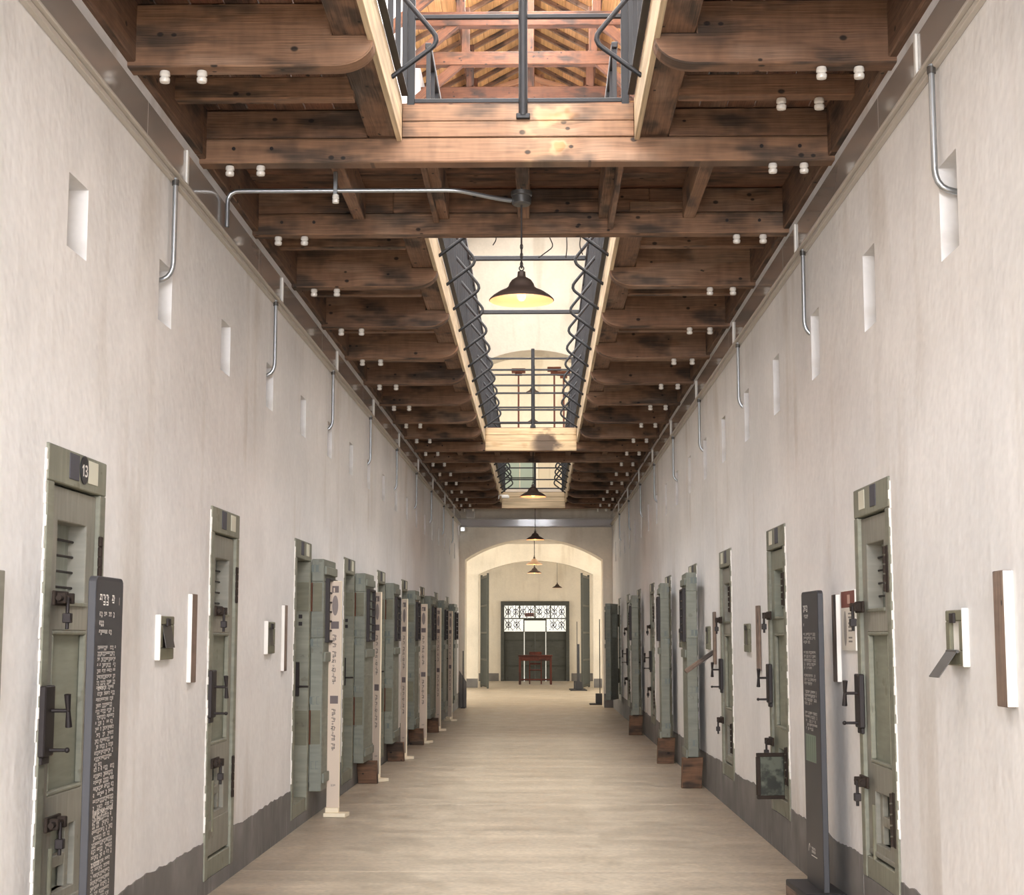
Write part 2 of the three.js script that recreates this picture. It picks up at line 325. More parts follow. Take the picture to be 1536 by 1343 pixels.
// ───────────────────────── floor ─────────────────────────
{
  const f = new THREE.Group(); f.name = 'floor'; scene.add(f); tag(f, 'worn beige concrete floor of the corridor', 'floor', undefined, 'structure');
  const cuts = [9.2, -2.3, -6.2, -10.38, -14.5, -18.6, -22.8, -27, -31, -34.3, -39.5, -55.3];
  for (let i = 0; i + 1 < cuts.length; i++) {
    const hall = cuts[i] <= -34.3 || cuts[i] > 0, w = hall ? 5 : 2.4, a = cuts[i] - 0.003, b = cuts[i + 1] + 0.003;
    obj('slab', span(-w, w, -0.12, 0, a, b, 0.0025, 0), M.floor, f);
  }
  obj('joint_bed', span(-5, 5, -0.2, -0.025, 9.2, -55.3), M.joint, f);
}

// ───────────────────────── timber gallery floor (ceiling of the corridor) ─────────────────────────
const FL = -0.79, FR = 0.555, YB = 4.23, YN = 4.385, YT = 4.545;
const JOIST = [2.56, 4.12, 5.68, 7.24, 8.78, 10.40, 12.02, 13.62, 15.18, 16.72, 18.28, 19.84, 21.40, 22.92, 24.36, 25.85, 27.4, 29.0, 30.6, 32.0, 33.2];
const FULL = new Set([8.78, 10.40, 22.92, 24.36, 33.2]);
const OPEN = [[S0, 8.78], [10.51, 22.92], [24.47, 33.2]];
const ceil = new THREE.Group(); ceil.name = 'ceiling'; scene.add(ceil); tag(ceil, 'timber gallery floor of joists and boards over the corridor', 'ceiling', undefined, 'structure');
// uv laid over a front from its own size
function planar(g, x0, x1, y0, y1) { const p = g.attributes.position, u = g.attributes.uv; for (let i = 0; i < p.count; i++) u.setXY(i, (p.getX(i) - x0) / (x1 - x0), (p.getY(i) - y0) / (y1 - y0)); return g; }
const pick = (a) => a[Math.floor(rnd() * a.length)];
function boxUV(g, ou, ov) { const u = g.attributes.uv; for (let i = 0; i < u.count; i++) u.setXY(i, u.getX(i) + ou, u.getY(i) + ov); return g; }
JOIST.forEach((s) => {
  const z = -s, th = 0.11;
  if (!FULL.has(s)) {
    for (const sd of [-1, 1]) {
      const wx = sd < 0 ? xl(s) - 0.05 : xr(s) + 0.05, tip = sd < 0 ? FL - 0.004 : FR + 0.004, st = sd < 0 ? FL - 0.2 : FR + 0.2, k = -sd;
      const pts = [[wx, YB], [tip - k * 0.19, YB]];
      for (let i = 1; i <= 8; i++) { const a = i / 8 * Math.PI / 2; pts.push([tip - k * 0.19 + k * 0.19 * Math.sin(a) * (1), YB + 0.125 * (1 - Math.cos(a))]); }
      pts.push([tip, YN], [st - k * 0.005, YN], [st - k * 0.005, YT], [wx, YT]);
      const g = extrude(pts, th, 0.007); g.translate(0, 0, z - th); boxUV(g, rnd() * 3, rnd());
      const j = obj('joist', g, pick(M.beam), ceil);
      // peg holes plugged dark near the wall end
      for (const dx of [0.2, 0.42]) obj('peg', cyl(0.011, 0.011, 0.012, 10, wx + k * (dx + 0.05) + rr(-0.02, 0.02), YB + 0.085 + rr(-0.02, 0.02), z - 0.001, 'z'), M.iron, j);
    }
  } else {
    const a = xl(s) - 0.05, b = xr(s) + 0.05;
    const lower = obj('bridge_beam', s === 8.78 ? planar(span(a, b, YB, 4.376, z, z - 0.12, 0.007), -2.1, 1.76, YB, 4.6) : span(a, b, YB, 4.376, z, z - 0.12, 0.007), s === 8.78 ? M.mark1 : M.beam[0], ceil);
    for (const [x, k] of [[a, 1], [b, -1]]) for (const dx of [0.2, 0.42]) obj('peg', cyl(0.011, 0.011, 0.012, 10, x + k * (dx + 0.05), YB + 0.085, z - 0.001, 'z'), M.iron, lower);
    obj('upper_beam', span(a, FL - 0.2, 4.38, YT, z - 0.004, z - 0.118, 0.006), M.beam[1], ceil);
    obj('upper_beam', span(FR + 0.2, b, 4.38, YT, z - 0.004, z - 0.118, 0.006), M.beam[1], ceil);
    const back = s === 10.40 || s === 24.36;
    if (back) obj('upper_beam', span(FL - 0.2, FR + 0.2, 4.38, YT, z - 0.004, z - 0.118, 0.006), M.beam[2], ceil);
    else {
      const bm = s === 8.78 ? M.mark1 : s < 30 ? M.mark2 : M.fascia;
      const fit = (g) => (s > 30 ? g : s === 8.78 ? planar(g, -2.1, 1.76, YB, 4.6) : planar(g, FL, FR, YB, 4.6));
      obj('bridge_board', fit(span(FL + 0.001, FR - 0.001, 4.38, 4.472, z + 0.004, z - 0.1, 0.004)), bm, ceil);
      obj('bridge_board', fit(span(FL + 0.001, FR - 0.001, 4.476, 4.575, z + 0.002, z - 0.1, 0.004)), bm, ceil);
      if (s > 20) obj('bridge_board', fit(span(FL + 0.001, FR - 0.001, YB + 0.005, 4.376, z + 0.016, z, 0.003)), bm, ceil);
    }
  }
});
// thin joists half-way between the main ones
for (let i = 0; i + 1 < JOIST.length; i++) {
  const s = (JOIST[i] + JOIST[i + 1]) / 2;
  if (OPEN.every(([a, b]) => s < a || s > b)) continue;
  for (const [x0, x1] of [[xl(s) + 0.02, FL - 0.19], [FR + 0.19, xr(s) - 0.02]]) obj('thin_joist', span(x0, x1, 4.345, 4.462, -s, -s - 0.09, 0.005), pick(M.beam), ceil);
}
// wall plates, stringers, pale fascia boards
{
  const pl = (x, s0, s1, dx) => { const g = cbox(0.1, 0.34, s1 - s0, 0, 0, 0, 0.006); const m = obj('wall_plate', g, M.ledger, ceil); return m; };
  for (let s = S0; s < 34; s += 5.1) for (const sd of [-1, 1]) {
    const e = Math.min(s + 5.095, 34.25), mid = (s + e) / 2, m = pl(0, s, e);
    m.position.set(sd < 0 ? xl(mid) - 0.01 : xr(mid) + 0.01, 4.425, -mid); m.rotation.y = sd < 0 ? -Math.atan(SL) : -Math.atan(SR);
  }
  for (const [a, b] of OPEN) {
    const n = Math.max(1, Math.round((b - a) / 4.2)), st = (b - a) / n;
    for (let i = 0; i < n; i++) {
      const z0 = -(a + st * i) - 0.0015, z1 = -(a + st * (i + 1)) + 0.0015;
      obj('stringer', span(FL - 0.2, FL - 0.03, YN, 4.59, z0, z1, 0.006), M.beam[1], ceil); obj('stringer', span(FR + 0.03, FR + 0.2, YN, 4.59, z0, z1, 0.006), M.beam[1], ceil);
      obj('fascia_board', span(FL - 0.03, FL, 4.355, 4.605, z0, z1, 0.003), M.fascia, ceil); obj('fascia_board', span(FR, FR + 0.03, 4.355, 4.605, z0, z1, 0.003), M.fascia, ceil);
    }
  }
  // floor boards: along the galleries, across the bridges
  for (const sd of [-1, 1]) {
    const x0 = sd < 0 ? -2.02 : FR + 0.06, x1 = sd < 0 ? FL - 0.06 : 1.72, n = 7, w = (x1 - x0) / n;
    for (const [a0, b0] of OPEN) for (let i = 0; i < n; i++) { let s = a0; const first = 2.1 + (i * 1.37) % 2; let L = first; while (s < b0) { const e = Math.min(s + L, b0); obj('floor_plank', span(x0 + w * i + 0.003, x0 + w * (i + 1) - 0.003, YT + 0.002 + rr(0, 0.004), 4.585, -s - 0.002, -e + 0.002, 0.003), pick(M.plank), ceil); s = e; L = 3.12; } }
  }
  for (const [a, b] of [[8.78, 10.51], [22.92, 24.47], [33.2, 34.3]]) {
    const n = Math.round((b - a) / 0.145), w = (b - a) / n;
    for (let i = 0; i < n; i++) obj('bridge_plank', span(-2.02 + 0.005 * a, 1.72, YT + 0.002 + rr(0, 0.006), 4.585, -(a + w * i) - 0.004, -(a + w * (i + 1)) + 0.004, 0.003), pick(M.plank), ceil);
    for (const x of [-1.22, -0.65, -0.1, 0.45, 1.02]) obj('bridge_stringer', span(x - 0.042, x + 0.042, 4.33, YT, -a - 0.125, -b + 0.12, 0.005), pick(M.beam), ceil);
  }
  // odd battens nailed under the first bridge
  obj('batten', span(-0.71, -0.675, 4.30, 4.42, -8.93, -10.38, 0.004), M.beam[1], ceil);
  obj('batten', span(0.47, 0.505, 4.25, 4.36, -8.93, -10.38, 0.004), M.beam[1], ceil);
  obj('batten', span(0.62, 1.05, 4.385, 4.44, -10.36, -10.4, 0.003), M.darkBlock, ceil);
}

// ───────────────────────── porcelain insulators ─────────────────────────
{
  const prof = [[0, 0.0], [0.012, 0], [0.024, -0.004], [0.027, -0.014], [0.027, -0.026], [0.022, -0.031], [0.022, -0.037], [0.027, -0.042], [0.027, -0.054], [0.024, -0.062], [0.012, -0.066], [0, -0.066]];
  const g = lathe(prof, 16);
  JOIST.filter((s) => s > 7).forEach((s, i) => {
    for (const side of ['left', 'right']) for (const [k, d] of [['outer', 0.17], ['inner', 0.35]]) {
      const o = obj('porcelain_insulator', g, M.porcelain); o.scale.setScalar(0.95);
      o.position.set(side === 'left' ? xl(s) + d : xr(s) - d, YB - 0.0005, -s - 0.05);
      tag(o, `white porcelain knob, ${k} of the two under the ${side} end of the ${ORD[i] ?? 'last'} ceiling beam`, 'insulator', 'porcelain insulators under the beams');
    }
  });
  // a few extra knobs under the thin joists, as on the right of the first bay
  for (const [s, x] of [[8.01, xr(8) - 0.22], [8.01, xr(8) - 0.42]]) { const o = obj('porcelain_insulator', g, M.porcelain); o.position.set(x, 4.345, -s - 0.045); tag(o, `white porcelain knob, ${x > xr(8) - 0.3 ? 'outer' : 'inner'} one under the thin joist at the upper right`, 'insulator', 'porcelain insulators under the beams'); }
}

// ───────────────────────── gallery railings ─────────────────────────
function railing(side, a, b, label) {
  const t = thing('gallery_railing', label, 'railing', 'steel railings of the upper gallery');
  const x = side === 'left' ? FL + 0.02 : FR - 0.02, k = side === 'left' ? 1 : -1;
  obj('handrail', span(x - 0.022, x + 0.022, 5.6, 5.645, -a - 0.03, -b + 0.03, 0.006), M.rail, t);
  obj('foot_rail', span(x - 0.02, x + 0.02, 4.607, 4.617, -a - 0.03, -b + 0.03, 0.002), M.rail, t);
  const nb = Math.round((b - a) / 0.45), sb = (b - a - 0.12) / nb, bar = cbox(0.03, 0.984, 0.012, 0, 0, 0, 0.002);
  for (let i = 0; i <= nb; i++) { const m = obj('baluster', bar, M.rail, t); m.position.set(x, 5.109, -(a + 0.06 + sb * i)); }
  const n = Math.max(2, Math.round((b - a) / 1.04)), st = (b - a - 0.12) / n;
  for (let i = 0; i < n; i++) { const s = a + 0.06 + st * (i + 0.5); obj('bracket', pipe([V(x - k * 0.02, 4.5, -s), V(x + k * 0.245, 4.7, -s), V(x, 5.0, -s)], 0.014, 0.07, 8), M.rail, t); }
  return t;
}
railing('left', 5.2, 8.76, 'dark steel gallery railing at the top left of the nearest opening');
railing('right', 5.2, 8.76, 'dark steel gallery railing at the top right of the nearest opening');
railing('left', 10.52, 22.9, 'long dark steel railing on the left of the middle ceiling opening');
railing('right', 10.52, 22.9, 'long dark steel railing on the right of the middle ceiling opening');
railing('left', 24.5, 33.15, 'dark steel railing on the left of the farthest ceiling opening');
railing('right', 24.5, 33.15, 'dark steel railing on the right of the farthest ceiling opening');
function bridgeRailing(s, label, lower) {
  const t = thing('bridge_railing', label, 'railing', 'steel railings of the foot bridges'), c = (FL + FR) / 2;
  for (const y of s < 10 ? [4.6, 5.11, 5.62] : [4.66, 4.85, 5.1, 5.45, 5.62]) obj('rail', span(FL + 0.04, FR - 0.04, y - 0.013, y + 0.013, -s - 0.013, -s + 0.013, 0.003), M.rail, t);
  for (const x of [FL + 0.05, FR - 0.05]) obj('post', span(x - 0.022, x + 0.022, 4.56, 5.64, -s - 0.02, -s + 0.02, 0.004), M.rail, t);
  obj('post', cyl(0.026, 0.026, 1.16, 16, c + 0.03, lower + 0.58, -s + 0.03), M.rail, t);
  obj('foot_plate', [span(c - 0.01, c + 0.07, lower - 0.02, lower + 0.012, -s + 0.005, -s + 0.05, 0.004)], M.rail, t);
  return t;
}
bridgeRailing(8.80, 'steel railing with one thick post on the nearest foot bridge', 4.5);
bridgeRailing(22.95, 'steel railing across the front of the second foot bridge', 4.6);
bridgeRailing(24.40, 'steel railing across the back of the second foot bridge', 4.6);
bridgeRailing(33.25, 'steel railing across the farthest foot bridge', 4.6);
[[16.75, 'nearer'], [19.6, 'farther']].forEach(([s, w]) => tag(obj('cross_tie', span(FL + 0.043, FR - 0.043, 5.595, 5.645, -s - 0.024, -s + 0.024, 0.006), M.rail), `dark steel tie bar behind the big lamp, ${w} of the two`, 'tie bar', 'tie bars between the railings'));

// ───────────────────────── cable trunking and conduits ─────────────────────────
const LP = [8.11, 11.17, 14.18, 17.17, 20.12, 23.07, 25.95, 28.9, 31.6], RP = [6.50, 9.72, 12.88, 15.94, 18.95, 21.95, 24.8, 27.8, 30.8];
for (const side of ['left', 'right']) {
  const t = thing('cable_trunking', `glossy grey cable trunking along the top of the ${side} wall`, 'trunking'), left = side === 'left', n = onWall(t, side, 16.4);
  const L = 35.6, zz = (s) => (left ? -(s - 16.4) : (s - 16.4));
  for (let i = 0; i < 12; i++) { const a = -1.4 + i * 2.97, b = a + 2.965; obj('cover', span(0, 0.035, 3.972, 4.155, zz(a), zz(b), 0.003), M.trunk, t); }
  obj('lip', span(0, 0.05, 3.955, 3.97, zz(-1.4), zz(34.2), 0.003), M.trunkLip, t);
  obj('lip', span(0, 0.028, 3.925, 3.953, zz(-1.4), zz(34.2), 0.003), M.trunkLip, t);
  for (const s of left ? LP : RP) { obj('bracket', [span(0.035, 0.047, 3.975, 4.16, zz(s + 0.2), zz(s + 0.235), 0.002), span(0.035, 0.04, 3.975, 4.16, zz(s + 0.25), zz(s + 0.262), 0.001)], M.white, t); }
  (left ? LP : RP).forEach((s, i) => {
    const p = thing('conduit_pipe', `galvanised conduit, ${ORD[i]} from the front dropping from the ${side} trunking`, 'conduit', 'conduits on the walls'); onWall(p, side, s);
    obj('tube', pipe([V(0.032, 3.94, 0), V(0.032, 3.4, 0), V(-0.1, 3.37, 0)], 0.0135, 0.09, 10), M.galv, p);
    obj('collar', cyl(0.019, 0.019, 0.03, 12, 0.032, 3.915, 0), M.galvDark, p);
  });
}
// feed conduit under the first bridge, to the lamp's junction box
{
  const t = thing('feed_conduit', 'long galvanised conduit running under the first bridge to the lamp', 'conduit');
  obj('tube', pipe([V(xl(9.3) + 0.06, 3.99, -9.3), V(xl(9.3) + 0.06, 4.215, -9.3), V(-0.5, 4.215, -9.3), V(-0.26, 4.19, -9.4), V(-0.17, 4.19, -9.45)], 0.0135, 0.07, 10), M.galv, t);
  for (const x of [-1.24]) obj('clamp', [span(x - 0.012, x + 0.012, 4.19, 4.33, -9.28, -9.32, 0.002)], M.galv, t);
  const o = obj('porcelain_insulator', lathe([[0, 0], [0.02, 0], [0.022, -0.02], [0.018, -0.026], [0.022, -0.032], [0.02, -0.05], [0, -0.05]], 14), M.porcelain); o.position.set(-1.24, 4.19, -9.31);
  tag(o, 'porcelain knob hanging under the long conduit of the first bridge', 'insulator');
}

// ───────────────────────── pendant lamps ─────────────────────────
function pendant(x, yRim, z, yTop, label, { r = 0.195, lit = true, pale = false, power = 0.14, group = 'pendant lamps down the corridor' } = {}) {
  const t = thing('pendant_lamp', label, 'lamp', group); t.position.set(x, yRim, z); const k = r / 0.195;
  const out = [[0.2, 0], [0.195, 0.008], [0.178, 0.024], [0.14, 0.05], [0.1, 0.068], [0.082, 0.084], [0.075, 0.104], [0.06, 0.126], [0.038, 0.14], [0.024, 0.145]].map(([a, b]) => [a * k, b * k]);
  const sh = obj('shade', lathe(out), pale ? M.shadeIn : M.shade, t);
  obj('shade_lining', lathe(out.map(([a, b]) => [Math.max(a - 0.004, 0.001), b - 0.004])), M.shadeIn, sh);
  const so = obj('socket', lathe([[0.0, 0.185 * k], [0.012 * k, 0.185 * k], [0.024 * k, 0.178 * k], [0.026 * k, 0.15 * k], [0.03 * k, 0.143 * k], [0.03 * k, 0.137 * k], [0, 0.137 * k]], 18), M.shade, t);
  const b = obj('bulb', lathe([[0, -0.008 * k], [0.016 * k, -0.003 * k], [0.027 * k, 0.012 * k], [0.028 * k, 0.03 * k], [0.018 * k, 0.072 * k], [0.013 * k, 0.09 * k], [0, 0.092 * k]], 16), lit ? M.bulb : M.shadeIn, so);
  const top = yTop - yRim;
  obj('ring', new THREE.TorusGeometry(0.014, 0.004, 8, 14).translate(0, 0.2 * k, 0), M.cord, t);
  obj('cord', cyl(0.0055, 0.0055, top - 0.2 * k, 8, 0, (top + 0.2 * k) / 2, 0), M.cord, t);
  if (lit) { const l = new THREE.PointLight(0xffb888, power, 0, 2); l.name = 'bulb_light'; l.position.set(0, 0.02 * k, 0); l.castShadow = true; l.shadow.radius = 1.3; t.add(l); }
  return t;
}
{
  const t = pendant(-0.105, 3.56, -9.45, 4.27, 'dark bell-shaped pendant lamp with glowing bulb under the first bridge', { power: 0.13 });
  obj('junction_box', lathe([[0, 0.6], [0.05, 0.6], [0.06, 0.61], [0.06, 0.655], [0.066, 0.66], [0.066, 0.685], [0, 0.69]], 20), M.galvDark, t);
  for (let i = 0; i < 5; i++) obj('chain_link', new THREE.TorusGeometry(0.012, 0.003, 6, 12).scale(0.7, 1.4, 1).toNonIndexed().rotateY(i * Math.PI / 2).translate(0, 0.225 + i * 0.028, 0), M.cord, t);
}
pendant(-0.09, 3.62, -23.6, 4.33, 'dark pendant lamp glowing under the second bridge');
pendant(-0.085, 3.6, -33.75, 4.33, 'dark pendant lamp in front of the arch at the corridor end');
pendant(-0.12, 3.28, -38.4, 4.3, 'pale pendant lamp just inside the arched hall, upper of the two', { pale: true });
pendant(-0.13, 3.28, -43.5, 4.3, 'bronze pendant lamp hanging lowest in the arched hall');
pendant(0.6, 3.15, -52.3, 4.3, 'small unlit dark pendant lamp near the far door', { r: 0.165, lit: false });
pendant(-0.17, 8.25, -43, 11, 'upper pendant lamp in the upstairs hall seen through the middle opening', { r: 0.2, lit: false, group: 'lamps of the upstairs hall' });
pendant(-0.17, 7.7, -45, 11, 'lower pendant lamp in the upstairs hall seen through the middle opening', { r: 0.17, lit: false, group: 'lamps of the upstairs hall' });

// loose wires hanging behind the first bridge
[[-0.31, 4.32, 4.19, 0.012], [0.02, 4.36, 4.1, 0.05], [0.19, 4.33, 4.1, 0.004], [0.3, 4.32, 4.12, -0.01]].forEach(([x, y0, y1, b], i) => {
  tag(obj('loose_wire', pipe([V(x, y0, -10.56), V(x + b, (y0 + y1) / 2 + 0.03, -10.56), V(x + b * 1.7, (y0 * 0.3 + y1 * 0.7), -10.56), V(x - b * 0.4, y1, -10.56)], 0.004, 0.03, 6), M.cord), `thin loose wire behind the first bridge, ${ORD[i]} from the left`, 'wire', 'loose wires behind the first bridge');
});

// ───────────────────────── cell doors ─────────────────────────
const plate13 = canvasTex(128, 160, (g, w, h) => { g.fillStyle = '#2c2c2e'; g.fillRect(0, 0, w, h); g.fillStyle = '#e9e7e0'; g.font = 'bold 92px sans-serif'; g.textAlign = 'center'; g.textBaseline = 'middle'; g.fillText('13', w / 2, h / 2 + 4); });
M.plate13 = new THREE.MeshStandardMaterial({ map: plate13, roughness: 0.5 });
M.paperLight = new THREE.MeshStandardMaterial({ color: 0xcfcdbb, roughness: 0.9 }); M.paperDark = new THREE.MeshStandardMaterial({ color: 0x4d4c52, roughness: 0.9 });

function tagStrip(frame, n, w, number) {   // dark and pale cell tags on the lintel
  const z = (t) => n * (w / 2 - t);
  obj('dark_tag', span(0.012, 0.016, 2.165, 2.275, z(0.27), z(0.4), 0.001), M.paperDark, frame);
  if (number) {
    const g = new THREE.CircleGeometry(1, 28); g.scale(0.055, 0.062, 1); g.rotateY(Math.PI / 2); g.translate(0.0185, 2.22, z(0.47)); 
    const back = new THREE.CylinderGeometry(1, 1, 0.004, 28).toNonIndexed(); back.rotateZ(Math.PI / 2); back.scale(1, 0.062, 0.055); back.translate(0.016, 2.22, z(0.47));
    const p = obj('number_plate', back, M.black, frame); obj('numeral', g, M.plate13, p);
  }
  obj('pale_tag', span(0.012, 0.015, 2.17, 2.27, z(0.54), z(0.68), 0.001), M.paperLight, frame);
}
function bolt(parent, n, y, zt, name = 'bolt') {    // sliding iron bolt with its hanging pin
  const b = obj(name, [span(0.02, 0.034, y - 0.03, y + 0.03, zt(0.02), zt(0.2), 0.003), cyl(0.012, 0.012, 0.17, 10, 0.05, y, zt(0.1), 'z'), span(0.03, 0.068, y - 0.022, y + 0.022, zt(0.05), zt(0.075), 0.003), span(0.03, 0.068, y - 0.022, y + 0.022, zt(0.15), zt(0.175), 0.003)], M.rustIron, parent);
  obj('pin', [cyl(0.008, 0.008, 0.13, 8, 0.062, y - 0.06, zt(0.1)), span(0.045, 0.08, y - 0.1, y - 0.06, zt(0.085), zt(0.115), 0.003)], M.iron, b);
  return b;
}
function lockBox(parent, n, zt) {
  const b = obj('lock_box', [span(0.004, 0.034, 1.03, 1.31, zt(0.0), zt(0.12), 0.005), span(0.004, 0.024, 1.0, 1.03, zt(0.01), zt(0.1), 0.003)], M.iron, parent);
  const h = new THREE.CylinderGeometry(0.014, 0.009, 0.065, 12).toNonIndexed(); h.translate(0, 0.034, 0); const h2 = h.clone(); h2.rotateX(Math.PI); const hh = mergeGeometries([h, h2]); hh.rotateX(n * 0.22); hh.translate(0.1, 1.21, zt(0.08));
  obj('handle', [cyl(0.008, 0.008, 0.07, 10, 0.066, 1.21, zt(0.08), 'x'), hh], M.iron, b);
  obj('latch_lever', [cyl(0.008, 0.007, 0.07, 10, 0.066, 1.055, zt(0.07), 'x'), new THREE.SphereGeometry(0.011, 10, 8).translate(0.104, 1.055, zt(0.07))], M.iron, b);
}
// shared leaf: stiles and rails as one cut board, window with bars, raised centre panel, food hatch
function doorLeaf(parent, n, w, { mat, hatchOpen = 'closed', y0 = 0.2 } = {}) {
  // local frame of the leaf: x = out of the face (0 = face), t = distance from the latch (left: near) edge
  const lw = w - 0.17, z = (t) => n * (lw / 2 - t), Y1 = 2.125, th = 0.1;
  const win = rect(0.12, lw - 0.13, 1.65, 1.985), hat = rect(0.17, lw - 0.16, 0.46, 0.72), pan = rect(0.1, lw - 0.09, 0.86, 1.53);
  const g = extrude(rect(0, lw, y0, Y1), th, 0.004, [win, hat, pan]);
  const m = new THREE.Matrix4().makeBasis(V(0, 0, -n), V(0, 1, 0), V(-1, 0, 0)); m.setPosition(0, 0, n * lw / 2); g.applyMatrix4(m);
  let gg = g.toNonIndexed(); if (m.determinant() < 0) { for (const k of Object.keys(gg.attributes)) { const a = gg.attributes[k]; for (let i = 0; i < a.count; i += 3) for (let c = 0; c < a.itemSize; c++) { const t = a.array[(i + 1) * a.itemSize + c]; a.array[(i + 1) * a.itemSize + c] = a.array[(i + 2) * a.itemSize + c]; a.array[(i + 2) * a.itemSize + c] = t; } } }
  gg.computeVertexNormals();
  const leaf = obj('leaf', gg, mat, parent);
  obj('window_backing', span(-0.09, -0.075, 1.64, 1.995, z(0.11), z(lw - 0.12), 0), M.recess, leaf);
  for (let i = 0; i < 4; i++) obj('window_bar', cyl(0.0055, 0.0055, lw - 0.25, 8, -0.055, 1.715 + i * 0.067, 0 - n * 0.002, 'z'), M.iron, leaf);
  obj('centre_panel', span(-0.045, -0.022, 0.845, 1.545, z(0.085), z(lw - 0.075), 0.004), M.doorB, leaf);
  obj('panel_moulding', [span(-0.022, 0.006, 0.86, 0.878, z(0.1), z(lw - 0.09), 0.006), span(-0.022, 0.006, 1.512, 1.53, z(0.1), z(lw - 0.09), 0.006), span(-0.022, 0.006, 0.878, 1.512, z(0.1), z(0.118), 0.006), span(-0.022, 0.006, 0.878, 1.512, z(lw - 0.108), z(lw - 0.09), 0.006)], M.doorFrame, leaf);
  obj('window_sill', [span(-0.002, 0.014, 1.632, 1.65, z(0.11), z(lw - 0.12), 0.003)], M.doorFrame, leaf);
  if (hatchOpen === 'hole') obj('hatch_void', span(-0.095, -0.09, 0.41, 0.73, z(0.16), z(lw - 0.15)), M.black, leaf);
  else {
    const h = obj('food_hatch', [span(-0.05, -0.02, 0.42, 0.72, z(0.17), z(0.225), 0.004), span(-0.05, -0.02, 0.42, 0.72, z(lw - 0.215), z(lw - 0.16), 0.004), span(-0.05, -0.02, 0.55, 0.6, z(0.225), z(lw - 0.215), 0.004), span(-0.05, -0.02, 0.42, 0.46, z(0.225), z(lw - 0.215), 0.004)], M.door, leaf);
    obj('hatch_panel', span(-0.07, -0.055, 0.41, 0.73, z(0.2), z(lw - 0.19)), M.recess, h);
    obj('hatch_slide', cyl(0.013, 0.013, 0.3, 10, 0.006, 0.5, z(0.15)), M.plate, h);
  }
  obj('kick_board', span(0, 0.01, y0 + 0.005, 0.42, z(0.02), z(lw - 0.02), 0.003), mat, leaf);
  return { leaf, z, lw };
}
function frameOf(t, n, w, tags, number, sill) {
  const z = (u) => n * (w / 2 - u), d = 0.012;
  const f = obj('frame', [span(-0.16, d, 2.135, DTOP, z(0), z(w), 0.004), span(-0.16, d, sill - 0.03, 2.133, z(0), z(0.085), 0.004), span(-0.16, d, sill - 0.03, 2.133, z(w - 0.085), z(w), 0.004), span(-0.3, 0.006, sill - 0.03, sill + 0.08, z(0.085), z(w - 0.085), 0.004)], M.doorFrame, t);
  if (tags) tagStrip(f, n, w, number);
  // broken plaster rim beside the near jamb
  const rim = []; for (let y = sill + 0.25; y < 2.25; y += 0.045) { const e = rr(0.006, 0.02); rim.push(span(0, rr(0.004, 0.013), y, y + 0.047, z(0.0), z(-e), 0.003)); }
  obj('plaster_rim', rim, M.chip, t);
  return f;
}
let doorNo = 0;
function closedDoor(side, s0, label, opt = {}) {
  const t = new THREE.Group(); t.name = 'door_' + (++doorNo); scene.add(t); tag(t, label, 'cell door', undefined, 'structure');
  const n = onWall(t, side, s0 + DW / 2), w = DW, sill = side === 'left' ? 0.12 : 0.3, lt = side === 'left' ? (u) => n * (w / 2 - u) : (u) => n * (-w / 2 + u);
  const f = frameOf(t, n, w, true, opt.number, sill);
  const hold = new THREE.Group(); // leaf sits 8 mm back from the frame face
  const r = doorLeaf(t, side === 'left' ? 1 : 1, w, { mat: opt.mat ?? M.door, hatchOpen: opt.hatch, y0: sill + 0.09 }); r.leaf.position.set(-0.012, 0, 0);
  lockBox(t, n, (u) => lt(0.0 + u)); bolt(t, n, 1.66, (u) => lt(0.05 + u)); bolt(t, n, 0.76, (u) => lt(0.05 + u), 'lower_bolt');
  const hz = side === 'left' ? (u) => n * (-w / 2 + u) : (u) => n * (w / 2 - u);
  for (const [a, b] of [[1.72, 1.95], [0.5, 0.76]]) obj('hinge', [span(0.008, 0.016, a, b, hz(0.035), hz(0.085), 0.002), ...[0.1, 0.3, 0.5, 0.7, 0.9].map((q) => cyl(0.01, 0.01, (b - a) * 0.16, 10, 0.018, a + (b - a) * q, hz(0.085)))], M.rustIron, t);
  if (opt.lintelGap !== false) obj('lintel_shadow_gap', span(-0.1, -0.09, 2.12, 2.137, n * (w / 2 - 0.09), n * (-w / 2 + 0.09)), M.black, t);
  return { t, n, lt, hz };
}
